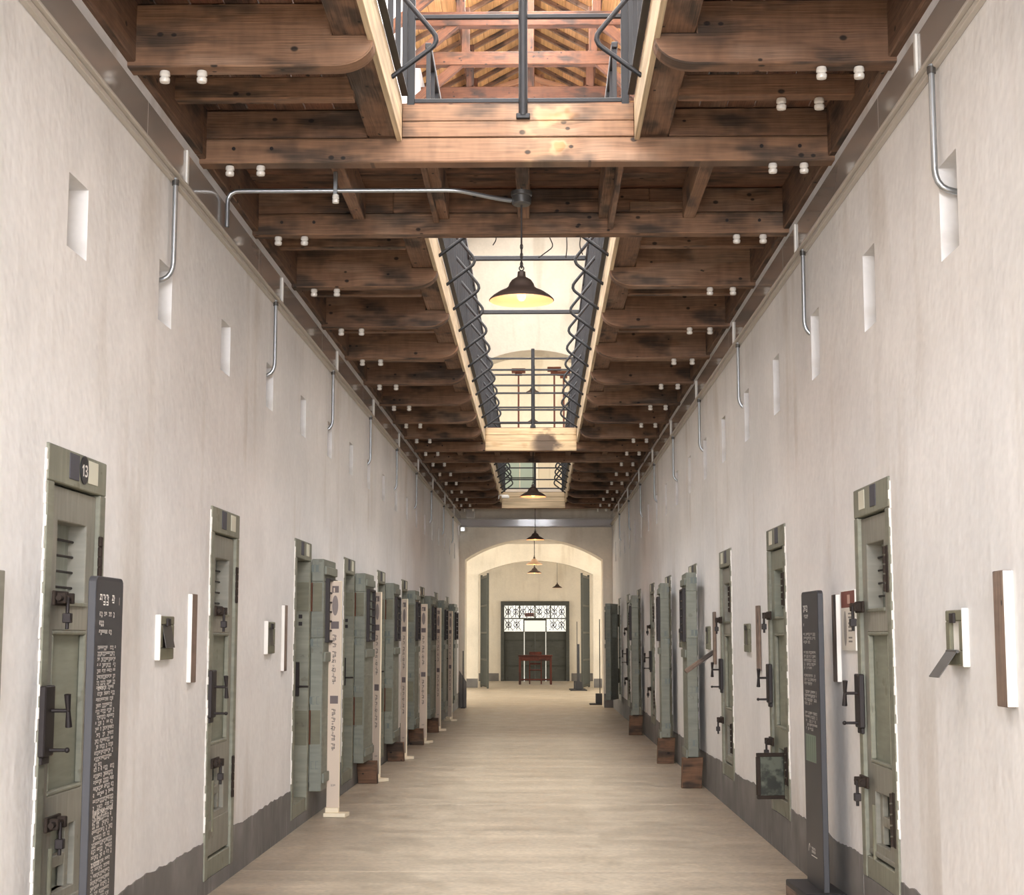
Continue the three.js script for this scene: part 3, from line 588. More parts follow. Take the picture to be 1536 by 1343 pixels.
// doors standing open, folded right back against the wall
function openDoor(side, s0, label, opt = {}) {
  const t = new THREE.Group(); t.name = 'door_' + (++doorNo); scene.add(t); tag(t, label, 'cell door', undefined, 'structure');
  const n = onWall(t, side, s0 + DW / 2), w = DW, sill = side === 'left' ? 0.12 : 0.3;
  const f = frameOf(t, n, w, true, false, sill);
  // inner jamb boards of the doorway
  const left = side === 'left', far = left ? -n : -n; // far jamb is away from the camera
  obj('jamb_lining', [span(-0.3, -0.16, sill, 2.14, -n * (w / 2 - 0.06), -n * (w / 2), 0.004), span(-0.3, -0.16, sill, 2.14, n * (w / 2 - 0.06), n * (w / 2), 0.004), span(-0.3, -0.16, 2.13, 2.2, -w / 2, w / 2, 0.003)], M.doorOpen, t);
  // strike plates and keeper holes on the jamb that faces the corridor mouth
  const jz = -n * (w / 2 - 0.087);
  for (const [a, b] of [[1.72, 1.96], [0.62, 0.9]]) obj('jamb_hinge_plate', span(-0.11, 0.008, a, b, jz, jz + n * 0.008, 0.001), M.plate, t);
  for (const y of [1.66, 1.6, 0.74, 0.68]) obj('keeper_hole', span(-0.075, -0.045, y, y + 0.032, jz, jz + n * 0.006, 0.001), M.iron, t);
  obj('lock_keeper', [span(-0.11, -0.06, 1.02, 1.3, jz, jz + n * 0.03, 0.004), cyl(0.008, 0.008, 0.1, 8, -0.03, 1.1, jz + n * 0.03, 'x')], M.iron, t);
  // leaf, its outer face now towards the wall
  const L = new THREE.Group(); L.name = 'open_leaf'; t.add(L);
  const lw = w - 0.17, th = 0.105, off = left ? 0.012 : 0.06;
  const hingeZ = left ? -n * (w / 2 + 0.015) : n * (w / 2 + 0.015), dir = left ? -n : n;       // runs away from the doorway
  L.position.set(off, 0, hingeZ); L.rotation.y = (opt.turn ?? 0) * (left ? 1 : -1) * 1;
  const q = (u) => dir * u, y0 = left ? 0.235 : 0.31, y1 = 2.16;
  obj('leaf_board', [span(0, th, y0, 1.5, q(0), q(lw), 0.006, 1), span(0, th, 1.97, y1, q(0), q(lw), 0.006), span(0, th, 1.5, 1.97, q(0), q(0.13), 0.004, 1), span(0, th, 1.5, 1.97, q(lw - 0.13), q(lw), 0.004, 1)], M.doorOpen, L);
  obj('edge_hinge_plate', [span(0.015, 0.09, 1.72, 1.96, q(0) - dir * 0.004, q(0.003), 0.001), span(0.015, 0.09, 0.62, 0.9, q(0) - dir * 0.004, q(0.003), 0.001)], M.plate, L);
  obj('hinge_knuckle', [cyl(0.013, 0.013, 0.24, 10, 0.0, 1.84, q(-0.012)), cyl(0.013, 0.013, 0.28, 10, 0.0, 0.76, q(-0.012))], left ? M.rust : M.rustIron, L);
  const grille = [span(th - 0.05, th + 0.035, 1.46, 2.0, q(0.1), q(0.125), 0.003), span(th - 0.05, th + 0.035, 1.46, 2.0, q(lw - 0.125), q(lw - 0.1), 0.003), span(th - 0.05, th + 0.035, 1.98, 2.0, q(0.125), q(lw - 0.125), 0.003), span(th - 0.05, th + 0.035, 1.46, 1.48, q(0.125), q(lw - 0.125), 0.003)];
  obj('grille_frame', grille, M.iron, L);
  for (let i = 0; i < 5; i++) obj('grille_bar', cyl(0.008, 0.008, lw - 0.24, 8, th + 0.02, 1.56 + i * 0.08, q(lw / 2), 'z'), M.iron, L);
  obj('batten', [span(th, th + 0.02, 0.3, 0.38, q(0.02), q(lw - 0.02), 0.004), span(th, th + 0.02, 1.3, 1.38, q(0.02), q(lw - 0.02), 0.004), span(th, th + 0.02, 2.03, 2.1, q(0.02), q(lw - 0.02), 0.004)], M.doorOpen, L);
  // stencilled marks on the thick edge
  const ez = left ? q(-0.0015) : q(lw + 0.0015), mk = [];
  for (const y of [2.08, 1.55, 1.46, 0.98, 0.45]) for (const x of [0.028, 0.066]) { const a = 0.011; mk.push(span(x - a, x + a, y + 0.028, y + 0.032, ez, ez + n * 0.001), span(x - a - (rnd() < 0.5 ? 0 : 2 * a), x - a + 0.004 - (0), y - 0.03, y + 0.03, ez, ez + n * 0.001), span(x - a, x + a, y - 0.032, y - 0.028, ez, ez + n * 0.001)); }
  obj('stencil_mark', mk, M.stencil, L);
  return { t, n, L, q };
}
M.doorGreen = M.doorOpen;
closedDoor('left', LD[1], 'closed grey-green cell door numbered 13 with a barred window', { number: true });
closedDoor('left', LD[2], 'closed grey-green cell door on the left beyond number 13', {});
for (let k = 3; k < LD.length; k++) openDoor('left', LD[k], `open grey-green cell door folded back on the left wall, ${ORD[k - 3]} of the open ones`, { turn: rr(-0.03, 0.0) });
closedDoor('left', LD[0], 'closed cell door on the left before number 13', {});
closedDoor('right', RD[1], 'closed cell door nearest on the right, beside the dark info stand', {});
const r2 = closedDoor('right', RD[2], 'closed cell door on the right with its flaked iron hatch swung out', { hatch: 'hole', mat: M.doorB });
closedDoor('right', RD[3], 'closed cell door on the right with a dark open hatch slot', { hatch: 'hole' });
openDoor('right', RD[4], 'open cell door folded back on the right wall, nearest of the open ones', { turn: 0.03 });
openDoor('right', RD[5], 'open cell door folded back on the right wall, second of the open ones', { turn: 0.05 });
closedDoor('right', RD[6], 'closed cell door on the right between two open ones', { hatch: 'hole' });
openDoor('right', RD[7], 'open cell door folded back on the right wall, third of the open ones', { turn: 0.05 });
closedDoor('right', RD[8], 'closed cell door on the right near the corridor end', {});
closedDoor('right', RD[0], 'closed cell door on the right before the nearest visible one', {});
openDoor('right', RD[9], 'dark open cell door standing out at the right before the arch', { turn: 0.28 });
{ // swung-out food hatch of the second right-hand door
  const p = obj('hatch_flap', [span(0.0, 0.19, 0.42, 0.72, 0, 0.022, 0.006)], M.flakedIron, r2.t); p.position.set(0.02, -0.01, r2.hz(0.14)); p.rotation.y = 0.12;
  obj('flap_rim', [span(0.0, 0.19, 0.415, 0.44, -0.006, 0.03, 0.003), span(0, 0.19, 0.7, 0.725, -0.006, 0.03, 0.003), span(0.168, 0.193, 0.44, 0.7, -0.006, 0.03, 0.003)], M.rustIron, p);
}
// wooden wedges under the open leaves
[['left', LD[4] + 1.25, 'second'], ['left', LD[5] + 1.25, 'third'], ['left', LD[6] + 1.25, 'fourth'], ['left', LD[7] + 1.25, 'fifth'], ['right', RD[4] - 0.58, 'nearest'], ['right', RD[5] - 0.58, 'second'], ['right', RD[7] - 0.58, 'third']].forEach(([side, s, w]) => {
  const g = extrude([[0, 0], [0.2, 0], [0.19, side === 'left' ? 0.23 : 0.3], [-0.02, side === 'left' ? 0.232 : 0.305]], 0.09, 0.005); g.translate(0, 0, -0.045); boxUV(g, rnd(), rnd());
  const o = obj('wooden_wedge', g, M.darkBlock); const n = onWall(o, side, s, 0, side === 'left' ? 0.02 : 0.05);
  tag(o, `brown wooden block under the ${w} open door on the ${side}`, 'wedge', 'wooden blocks under the open doors');
});

// ───────────────────────── hatches and signal flags on the walls ─────────────────────────
function wallHatch(side, s, label, mode) {
  const t = thing('peephole_box', label, 'peephole', 'peephole boxes on the walls'), n = onWall(t, side, s), w = side === 'left' ? 0.3 : 0.26, h = 0.225, th = 0.024;
  obj('surround', [span(0, th, h / 2 - 0.045, h / 2, -w / 2, w / 2, 0.004), span(0, th, -h / 2, -h / 2 + 0.06, -w / 2, w / 2, 0.004), span(0, th, -h / 2 + 0.06, h / 2 - 0.045, -w / 2, -w / 2 + 0.06, 0.004), span(0, th, -h / 2 + 0.06, h / 2 - 0.045, w / 2 - 0.06, w / 2, 0.004)], mode === 'dark' ? M.plate : M.plate, t).position.y = 1.5;
  if (side === 'left' || s < 10) obj('plaster_side', [span(-0.001, th + 0.004, -h / 2 - 0.004, h / 2 + 0.006, n * w / 2, n * (w / 2 + 0.01), 0.003)], M.chip, t).position.y = 1.5;
  obj('peephole_pane', span(0.004, 0.01, -h / 2 + 0.05, h / 2 - 0.04, -w / 2 + 0.07, w / 2 - 0.07), mode === 'flap' ? M.white : M.iron, t).position.y = 1.5;
  const fl = obj('flap', [span(0, 0.005, -0.13, 0, -w * 0.3, w * 0.3, 0.001), cyl(0.007, 0.007, w * 0.62, 8, 0.0, 0.0, 0, 'z')], M.galvDark, t);
  if (mode === 'flap') { fl.position.set(th + 0.01, 1.445, 0); fl.rotation.z = 0.62; }
  else { fl.position.set(th * 0.6, 1.575, 0); fl.rotation.z = mode === 'dark' ? 0.04 : 0.2; }
  obj('hook', span(th, th + 0.012, 0.06, 0.1, -0.03, 0.03, 0.002), M.iron, t).position.y = 1.5;
}
const LHATCH = LD.slice(1, 8).map((d) => d + 1.98), RHATCH = [6.47, 9.61, 12.75, 15.6, 18.45, 21.4, 24.2, 27];
LHATCH.forEach((s, i) => { if (i < 2) wallHatch('left', s, i ? 'small peephole box with a dark pane beyond the second left door' : 'grey peephole box with its metal flap tilted beside door 13', i ? 'dark' : 'tilt'); });
RHATCH.forEach((s, i) => { if (i < 6) wallHatch('right', s, ['peephole box with its metal flap hanging open at the right edge', 'peephole box half hidden behind the dark info stand on the right', 'small dark peephole box beyond the second right door', 'narrow peephole box beside the dropped signal plank', 'small peephole box just before the second open door on the right', 'tiny peephole box beyond the second open door on the right'][i], i === 0 ? 'flap' : 'dark'); });
function flagBar(side, s, label, mat) {
  const o = thing('signal_plank', label, 'signal plank', 'wooden signal planks on the walls'), n = onWall(o, side, s);
  const p = s < 6 ? 0.036 : 0.023;
  obj('plank', span(0.002, p, 1.25, 1.745, -0.065, 0.065, 0.003, 1), mat, o);
  if (side === 'left' || s < 10) obj('plaster_side', span(0.0, p + 0.001, 1.252, 1.743, n * 0.0655, n * 0.071, 0.002), M.chip, o);
}
[[5.655, 'at the very left edge of the picture'], [8.85, 'between door 13 and the next door'], [11.9, 'just before the first open door on the left']].forEach(([s, w], i) => flagBar('left', s, `white-edged signal plank on left wall ${w}`, i === 0 ? M.door : M.barWood));
[[5.8, 'at the right edge of the picture'], [9.03, 'between the poster and the dark info stand'], [12.13, 'beyond the second door on the right'], [15.05, 'behind the dropped plank on the right wall']].forEach(([s, w], i) => flagBar('right', s, `wooden signal plank on right wall ${w}`, M.barWood));
{
  const t = thing('dropped_signal_plank', 'wooden signal plank dropped at a slant beside the nearest open right door', 'signal plank'); onWall(t, 'right', 15.3, 1.36);
  const m = obj('plank', span(-0.01, 0.33, -0.02, 0.02, -0.04, 0.04, 0.004), M.barWood, t); m.rotation.z = -0.6;
}
// poster beside the first right-hand door
{
  const pt = canvasTex(256, 220, (g, w, h) => { g.fillStyle = '#d9d3c8'; g.fillRect(0, 0, w, h); g.fillStyle = '#77463c'; g.fillRect(0, 0, w, 62); g.fillStyle = '#c9a89a'; g.fillRect(120, 14, 50, 34); g.fillStyle = '#9a9690'; g.beginPath(); g.ellipse(70, 140, 30, 66, 0, 0, 7); g.fill(); g.fillStyle = '#77726c'; for (const y of [82, 96, 118, 132, 146, 172, 186]) g.fillRect(130, y, 70, 6); });
  const t = thing('poster', 'small red-topped notice board beside the nearest right-hand door', 'poster'); onWall(t, 'right', 8.68);
  obj('board', span(0, 0.012, 1.43, 1.76, -0.19, 0.19, 0.002), M.white, t);
  const g = new THREE.PlaneGeometry(0.37, 0.32); g.rotateY(Math.PI / 2); g.translate(0.0128, 1.595, 0); obj('print', g, new THREE.MeshStandardMaterial({ map: pt, roughness: 0.6 }), t);
}

// ───────────────────────── info stands ─────────────────────────
function glyphs(g, x, y, s, n, col) {   // rows of small syllable-like blocks
  g.strokeStyle = col; g.lineWidth = Math.max(1, s * 0.14);
  for (let i = 0; i < n; i++) { const a = x + i * s * 1.12; if (rnd() < 0.17) continue; g.beginPath(); const k = rnd();
    g.moveTo(a, y); g.lineTo(a + s * 0.5, y); g.lineTo(a + s * 0.5 * (k > 0.5 ? 1 : 0), y + s * 0.42); if (k < 0.4) g.lineTo(a + s * 0.5, y + s * 0.42);
    g.moveTo(a + s * 0.76, y - s * 0.05); g.lineTo(a + s * 0.76, y + s * 0.55); if (k > 0.3) { g.moveTo(a + s * 0.76, y + s * 0.2); g.lineTo(a + s * 0.95, y + s * 0.2); }
    if (k > 0.2) { g.moveTo(a + s * 0.1, y + s * 0.66); g.lineTo(a + s * 0.8, y + s * 0.66); if (k > 0.6) { g.lineTo(a + s * 0.8, y + s * 0.92); g.lineTo(a + s * 0.1, y + s * 0.92); } }
    g.stroke(); }
}
const infoTex = (mode) => canvasTex(512, 2048, (g, w, h) => {
  g.fillStyle = '#38383b'; g.fillRect(0, 0, w, h);
  const K = 2048 / 1.66;                                       // pixels per metre of height
  if (mode === 'ko') {
    glyphs(g, 66, 74, 52, 5, '#f2f0ea'); glyphs(g, 66, 160, 26, 11, '#efece4'); glyphs(g, 66, 205, 26, 3, '#efece4'); glyphs(g, 66, 250, 24, 9, '#efece4');
    for (const [y0, rows, s] of [[330, 8, 24], [530, 14, 24], [930, 9, 26], [1140, 9, 26], [1390, 13, 24]]) for (let r = 0; r < rows; r++) glyphs(g, 50, y0 + r * (s + 5), s - 3, r === rows - 1 ? 6 : 15, '#e2dfd8');
    g.fillStyle = '#8c8a84'; g.fillRect(50, 1790, 200, 190); g.fillStyle = '#5c5a56'; for (let i = 0; i < 5; i++) g.fillRect(60 + i * 36, 1810, 8, 150);
    g.fillStyle = '#dcd8d0'; g.fillRect(440, 80, 5, 40);
  } else {
    g.fillStyle = '#f2f0ea'; g.font = 'bold 54px sans-serif'; g.textBaseline = 'top'; glyphs(g, 50, 84, 44, 3, '#f2f0ea'); glyphs(g, 50, 150, 24, 6, '#efece4'); glyphs(g, 50, 212, 22, 2, '#efece4');
    for (const [y0, rows] of [[280, 3], [410, 5], [575, 3], [690, 4], [840, 5]]) for (let r = 0; r < rows; r++) glyphs(g, 42, y0 + r * 28, 19, r === rows - 1 ? 12 : 18, '#d8d5cf');
    g.fillStyle = '#6f7f70'; g.fillRect(42, 1000, 330, 190); g.fillStyle = '#57655a'; for (let i = 0; i < 5; i++) g.fillRect(60 + i * 64, 1010, 20, 170);
    g.strokeStyle = '#e9e6df'; g.lineWidth = 8; g.beginPath(); g.moveTo(60, 1830); g.quadraticCurveTo(90, 1740, 110, 1800); g.stroke(); glyphs(g, 120, 1790, 36, 5, '#e9e6df'); g.lineWidth = 6; g.beginPath(); g.moveTo(150, 1846); g.lineTo(330, 1846); g.stroke();
  }
});
function infoStand(x, z, w, h, base, yaw, label, mode) {
  const t = thing('information_stand', label, 'info stand', 'dark information stands'); t.position.set(x, 0, z); t.rotation.y = yaw;
  const r = 0.03, pts = [[-w / 2, 0.1], [w / 2, 0.1]]; for (let i = 0; i <= 6; i++) { const a = i / 6 * Math.PI / 2; pts.push([w / 2 - r + r * Math.cos(a), h - r + r * Math.sin(a)]); } for (let i = 0; i <= 6; i++) { const a = Math.PI / 2 + i / 6 * Math.PI / 2; pts.push([-w / 2 + r + r * Math.cos(a), h - r + r * Math.sin(a)]); }
  const g = extrude(pts, 0.026, 0.003); g.translate(0, 0, -0.013); const pn = obj('panel', g, M.sign, t);
  const pg = new THREE.PlaneGeometry(w - 0.012, h - 0.13); pg.translate(0, (h + 0.1) / 2, 0.0165); obj('print', pg, new THREE.MeshStandardMaterial({ map: infoTex(mode), roughness: 0.45 }), pn);
  obj('base', span(-base / 2, base / 2, 0.0, 0.115, -0.1, 0.13, 0.006), M.black, t);
  obj('base_veneer', span(-base / 2 + 0.02, base / 2 - 0.02, 0.035, 0.085, 0.13, 0.134, 0.001), M.barWood, t);
}
infoStand(-1.745, -6.31, 0.4, 1.742, 0.5, Math.PI / 2, 'dark information stand with pale text in front of door 13', 'ko');
infoStand(1.563, -9.05, 0.44, 1.765, 0.56, -Math.PI / 2 + 0.04, 'dark information stand with pale text by the right wall', 'en');

// cream name boards by the open doors
const boardTex = canvasTex(128, 2048, (g, w, h) => {
  g.fillStyle = '#d3c2b0'; g.fillRect(0, 0, w, h); g.fillStyle = '#6f6461'; g.fillRect(30, 40, 70, 60); g.fillStyle = '#d3c2b0'; g.fillRect(44, 56, 14, 40); g.fillStyle = '#857a76'; g.beginPath(); g.ellipse(64, 215, 32, 90, 0, 0, 7); g.fill();
  g.fillStyle = '#6b6060'; g.fillRect(22, 358, 84, 66); g.fillRect(22, 1020, 84, 70); g.strokeStyle = '#a89c96';
  for (let y = 480; y < 900; y += 74) { glyphs(g, 38, y, 46, 1, '#5d5350'); glyphs(g, 44, y + 46, 20, 1, '#5d5350'); }
  for (let y = 1140; y < 1520; y += 76) { glyphs(g, 38, y, 46, 1, '#5d5350'); glyphs(g, 44, y + 46, 20, 1, '#5d5350'); }
  glyphs(g, 40, 1800, 16, 3, '#6d625e');
});
M.board = new THREE.MeshStandardMaterial({ map: boardTex, roughness: 0.6 }); M.cream = new THREE.MeshStandardMaterial({ color: 0xecdfc4, roughness: 0.55 });
[[13.5, 0.25], [16.8, 0.85], [19.85, 0.9], [22.8, 0.45], [25.8, 0.9], [28.8, 0.95]].forEach(([s, yaw], i) => {
  const t = thing('name_board', `tall cream board with dark lettering, ${ORD[i]} of the row at the left wall`, 'board', 'cream boards by the open doors'); t.position.set(xl(s) + 0.175, 0, -s); t.rotation.y = -yaw + 0.12;
  const pn = obj('panel', span(-0.055, 0.055, 0.02, 1.985, -0.009, 0.009, 0.002), M.cream, t);
  const pg = new THREE.PlaneGeometry(0.106, 1.95); pg.translate(0, 1.005, 0.0097); obj('print', pg, M.board, pn);
  obj('foot', [span(-0.06, 0.13, 0.002, 0.035, -0.06, 0.09, 0.003)], M.cream, t); obj('foot_block', span(-0.055, 0.06, 0.035, 0.075, 0.012, 0.05, 0.003), M.cream, t);
});

// ───────────────────────── end of the corridor: arched wall, hall, far door ─────────────────────────
function archPath(x0, x1, spring, rise, n = 20) { const c = (x0 + x1) / 2, h = (x1 - x0) / 2, R = (h * h + rise * rise) / (2 * rise), pts = []; const a = Math.asin(h / R); for (let i = 0; i <= n; i++) { const t = -a + 2 * a * i / n; pts.push([c - R * Math.sin(t) * -1 * -1, spring + rise - R + R * Math.cos(t)]); } return pts; }
{
  const hole = [[-1.62, -0.25], [1.39, -0.25], ...archPath(-1.62, 1.39, 3.2, 0.46)];
  const up = [[-1.62, 4.75], [1.39, 4.75], ...archPath(-1.62, 1.39, 7.35, 0.5)];
  const g = extrude(rect(-5, 5, -0.3, 12), 0.85, 0, [hole, up]); g.translate(0, 0, -35.15);
  tag(obj('wall_arch', g, M.plasterFar), 'white end wall with a wide flat arch into the hall', 'wall', undefined, 'structure');
  const hole2 = [[-1.86, -0.25], [1.64, -0.25], ...archPath(-1.86, 1.64, 3.42, 0.42)];
  const g2 = extrude(rect(-5, 5, -0.3, 12), 0.5, 0, [hole2]); g2.translate(0, 0, -48.5);
  tag(obj('wall_second_arch', g2, M.plasterFar), 'beige wall with a second arch beyond the hall', 'wall', undefined, 'structure');
  const g3 = extrude(rect(-5, 5, -0.3, 5), 0.4, 0, [[[-1.33, -0.25], [1.03, -0.25], [1.03, 2.76], [-1.33, 2.76]]]); g3.translate(0, 0, -55.65);
  tag(obj('wall_far', g3, M.plasterFar), 'beige far wall around the double door', 'wall', undefined, 'structure');
  // hall side walls with big windows, ceiling slabs
  for (const sx of [-1, 1]) {
    const w = extrude(rect(34.3, 55.7, -0.3, 12), 0.3, 0, [rect(37.6, 46, 0.95, 3.65), rect(37.6, 46, 5.7, 8.7), rect(50, 53.6, 1.4, 3.3)]);
    w.applyMatrix4(new THREE.Matrix4().makeBasis(V(0, 0, -1), V(0, 1, 0), V(1, 0, 0))); w.translate(sx < 0 ? -5.2 : 4.9, 0, 0);
    tag(obj(sx < 0 ? 'wall_hall_left' : 'wall_hall_right', w, M.plasterFar), `${sx < 0 ? 'left' : 'right'} side wall of the far hall with wide windows`, 'wall', undefined, 'structure');
  }
  tag(obj('ceiling_hall', [span(-5, 5, 4.35, 4.6, -35.15, -55.7), span(-5.2, 5.2, 11.4, 11.7, -34.4, -48.6)], M.slab), 'plain white ceiling of the far hall', 'ceiling', undefined, 'structure');
  const bd = [];
  for (const [a, b] of [[-5, -1.42], [1.12, 5]]) bd.push(span(a, b, 0, 0.27, -55.25, -55.24));
  for (const [a, b] of [[-5, -1.87], [1.65, 5]]) bd.push(span(a, b, 0, 0.27, -48, -47.988));
  for (const [a, b] of [[-1.73, -1.635], [1.4, 1.6]]) bd.push(span(a, b, 0, 0.3, -34.3, -34.29));
  tag(obj('baseboard_hall', bd, M.dado), 'grey painted skirting in the hall', 'baseboard', undefined, 'structure');
  // trunking across the end wall above the arch
  const t = thing('cable_trunking', 'glossy grey cable trunking across the end wall above the arch', 'trunking');
  obj('cover', span(-1.72, 1.58, 3.92, 4.08, -34.3, -34.262, 0.004), M.trunk, t); obj('lip', span(-1.72, 1.58, 3.9, 3.92, -34.3, -34.25, 0.003), M.trunkLip, t); obj('ledge', span(-1.72, 1.58, 4.08, 4.1, -34.3, -34.22, 0.003), M.trunkLip, t);
  // sloping grey plinth at the left of the hall
  const sl = extrude([[0, 0], [0.16, 0], [0.16, 0.55], [0, 0.8]], 0.04, 0.004); sl.translate(-1.735, 0, -34.25);
  tag(obj('sloping_grey_panel', sl, M.dado), 'low grey panel with a sloping top by the left end of the corridor', 'panel');
}
// courtyard outside the far door
tag(obj('courtyard_wall', span(-9, 9, -0.3, 6, -64, -64.3), M.court), 'pale courtyard wall outside the far door', 'wall', undefined, 'structure');
tag(obj('ground_courtyard', span(-9, 9, -0.25, -0.05, -55.7, -64), M.court), 'pale paving of the courtyard', 'ground', undefined, 'structure');
// far double door with a lattice fanlight
{
  const t = new THREE.Group(); t.name = 'door_' + (++doorNo); scene.add(t); t.position.set(-0.15, 0, -55.2); tag(t, 'tall grey-green double door with a lattice fanlight at the far end', 'door', undefined, 'structure');
  obj('frame', [span(-1.2, -1.08, 0, 2.76, -0.2, 0.05, 0.01), span(1.08, 1.2, 0, 2.76, -0.2, 0.05, 0.01), span(-1.2, 1.2, 2.62, 2.77, -0.2, 0.055, 0.01)], M.farDoor, t);
  const leafs = [[-1.08, -0.39], [-0.365, 0.0], [0.001, 0.365], [0.388, 1.08]];
  for (const [a, b] of leafs) {
    const l = obj('door_leaf', span(a, b, 0.002, 1.72, -0.1, -0.05, 0.006), M.farDoor, t);
    obj('leaf_rail', [span(a + 0.02, b - 0.02, 0.5, 0.56, -0.05, -0.035, 0.004), span(a + 0.02, b - 0.02, 1.38, 1.44, -0.05, -0.035, 0.004)], M.gate, l);
  }
  obj('mullion', [-0.54, 0.0, 0.54].map((x) => span(x - 0.022, x + 0.022, 2.18, 2.62, -0.1, -0.04, 0.004)), M.gate, t);
  obj('transom_bar', [span(-1.08, 1.08, 2.15, 2.19, -0.1, -0.03, 0.004), span(-0.4, 0.4, 2.1, 2.15, -0.1, -0.03, 0.004)], M.gate, t);
  for (const x of [-0.39, 0.385]) obj('inner_stile', span(x - 0.02, x + 0.02, 1.7, 2.15, -0.1, -0.05, 0.004), M.gate, t);
  const lat = (x0, x1, y0, y1) => { const n = Math.round((x1 - x0) / 0.26), w = (x1 - x0) / n; for (let i = 0; i < n; i++) { const c = x0 + w * (i + 0.5), m = (y0 + y1) / 2; obj('lattice', [span(c - 0.012, c + 0.012, y0, y1, -0.085, -0.07), new THREE.TorusGeometry(Math.min(w, y1 - y0) * 0.34, 0.014, 6, 18).translate(c, m, -0.078), pipe([V(c - w / 2, y0, -0.078), V(c, m, -0.078), V(c - w / 2, y1, -0.078)], 0.012, 0.06, 5), pipe([V(c + w / 2, y0, -0.078), V(c, m, -0.078), V(c + w / 2, y1, -0.078)], 0.012, 0.06, 5)], M.iron, t); } };
  lat(-1.07, -0.02, 2.2, 2.61); lat(0.02, 1.07, 2.2, 2.61); lat(-1.07, -0.5, 1.76, 2.14); lat(0.5, 1.07, 1.76, 2.14);
  for (const [a, b, c, d] of [[-1.08, 1.08, 2.19, 2.62], [-1.08, -0.41, 1.73, 2.15], [0.41, 1.08, 1.73, 2.15]]) obj('glass_pane', span(a, b, c, d, -0.062, -0.06), M.glass, t);
  const sign = obj('hanging_sign', span(-0.36, -0.03, 2.24, 2.36, -0.055, -0.035, 0.003), M.redPost, t);
  obj('sign_mark', [0, 1, 2, 3].map((i) => span(-0.33 + i * 0.075, -0.285 + i * 0.075, 2.265, 2.335, -0.035, -0.033)), M.paperDark, sign);
}
// desk with a chair behind it
{
  const t = thing('desk', 'red-brown wooden desk standing before the far door', 'desk'); t.position.set(-0.13, 0, -51.3);
  obj('top', span(-0.56, 0.56, 0.9, 0.945, -0.28, 0.28, 0.008), M.desk, t); obj('apron', [span(-0.5, 0.5, 0.76, 0.9, 0.2, 0.225, 0.004), span(-0.5, 0.5, 0.76, 0.9, -0.225, -0.2, 0.004), span(-0.525, -0.5, 0.76, 0.9, -0.22, 0.22, 0.003), span(0.5, 0.525, 0.76, 0.9, -0.22, 0.22, 0.003)], M.desk, t);
  for (const x of [-0.5, 0.5]) for (const z of [-0.22, 0.22]) obj('leg', span(x - 0.035, x + 0.035, 0, 0.9, z - 0.03, z + 0.03, 0.006), M.desk, t);
  obj('stretcher', [span(-0.5, 0.5, 0.13, 0.18, -0.02, 0.02, 0.004), span(-0.515, -0.485, 0.13, 0.18, -0.2, 0.2, 0.004), span(0.485, 0.515, 0.13, 0.18, -0.2, 0.2, 0.004)], M.desk, t);
  const c = thing('wooden_chair', 'wooden chair tucked behind the far desk', 'chair'); c.position.set(-0.13, 0, -51.95);
  obj('seat', span(-0.22, 0.22, 0.43, 0.47, -0.22, 0.2, 0.008), M.desk, c); for (const x of [-0.19, 0.19]) { obj('leg', span(x - 0.02, x + 0.02, 0, 0.43, 0.15, 0.19, 0.004), M.desk, c); obj('leg', span(x - 0.02, x + 0.02, 0, 1.02, -0.22, -0.18, 0.004), M.desk, c); }
  obj('backrest', [span(-0.21, 0.21, 0.9, 1.04, -0.215, -0.185, 0.006), span(-0.17, 0.17, 0.62, 0.68, -0.21, -0.19, 0.004)], M.desk, c);
}
// barred gates of the second arch, standing open
for (const [x, sx, lab] of [[-1.76, 1, 'left'], [1.5, -1, 'right']]) {
  const t = thing('iron_gate', `tall barred iron gate standing open at the ${lab} of the second arch`, 'gate', 'gates of the second arch'); t.position.set(x, 0, -47.95); t.rotation.y = sx * 0.16;
  obj('stile', [span(-0.03, 0.03, 0.02, 3.4, -0.03, 0.03, 0.006), span(-0.03, 0.03, 0.02, 3.4, 1.5, 1.56, 0.006)], M.gate, t);
  for (const y of [0.1, 0.85, 1.65, 2.45, 3.3]) obj('cross_bar', span(-0.025, 0.025, y - 0.03, y + 0.03, 0.03, 1.5, 0.004), M.gate, t);
  for (let i = 0; i < 9; i++) obj('bar', cyl(0.013, 0.013, 3.3, 8, 0, 1.7, 0.17 + i * 0.15), M.gate, t);
}
// barrier posts with block feet
[[1.37, -35.9, 1.9, 'black barrier post with a block foot at the right of the arch'], [1.1, -46.1, 1.95, 'thin black barrier post beside the right gate'], [1.12, -45.3, 1.3, 'thick black post with a block foot inside the hall'], [-1.64, -34.0, 1.2, 'thin grey post before the sloping panel on the left']].forEach(([x, z, h, lab], i) => {
  const t = thing('barrier_post', lab, 'post', 'barrier posts'); t.position.set(x, 0, z); const r = i === 2 ? 0.035 : 0.011;
  obj('pole', cyl(r, r, h, 10, 0, h / 2 + 0.02, 0), M.black, t);
  if (i < 3) { obj('block', span(-0.1, 0.1, 0.03, 0.25, -0.1, 0.1, 0.008), M.black, t); obj('foot_plate', span(-0.24, 0.24, 0, 0.03, -0.2, 0.2, 0.006), M.black, t); } else obj('foot', span(-0.05, 0.05, 0, 0.02, -0.05, 0.05, 0.003), M.black, t);
});
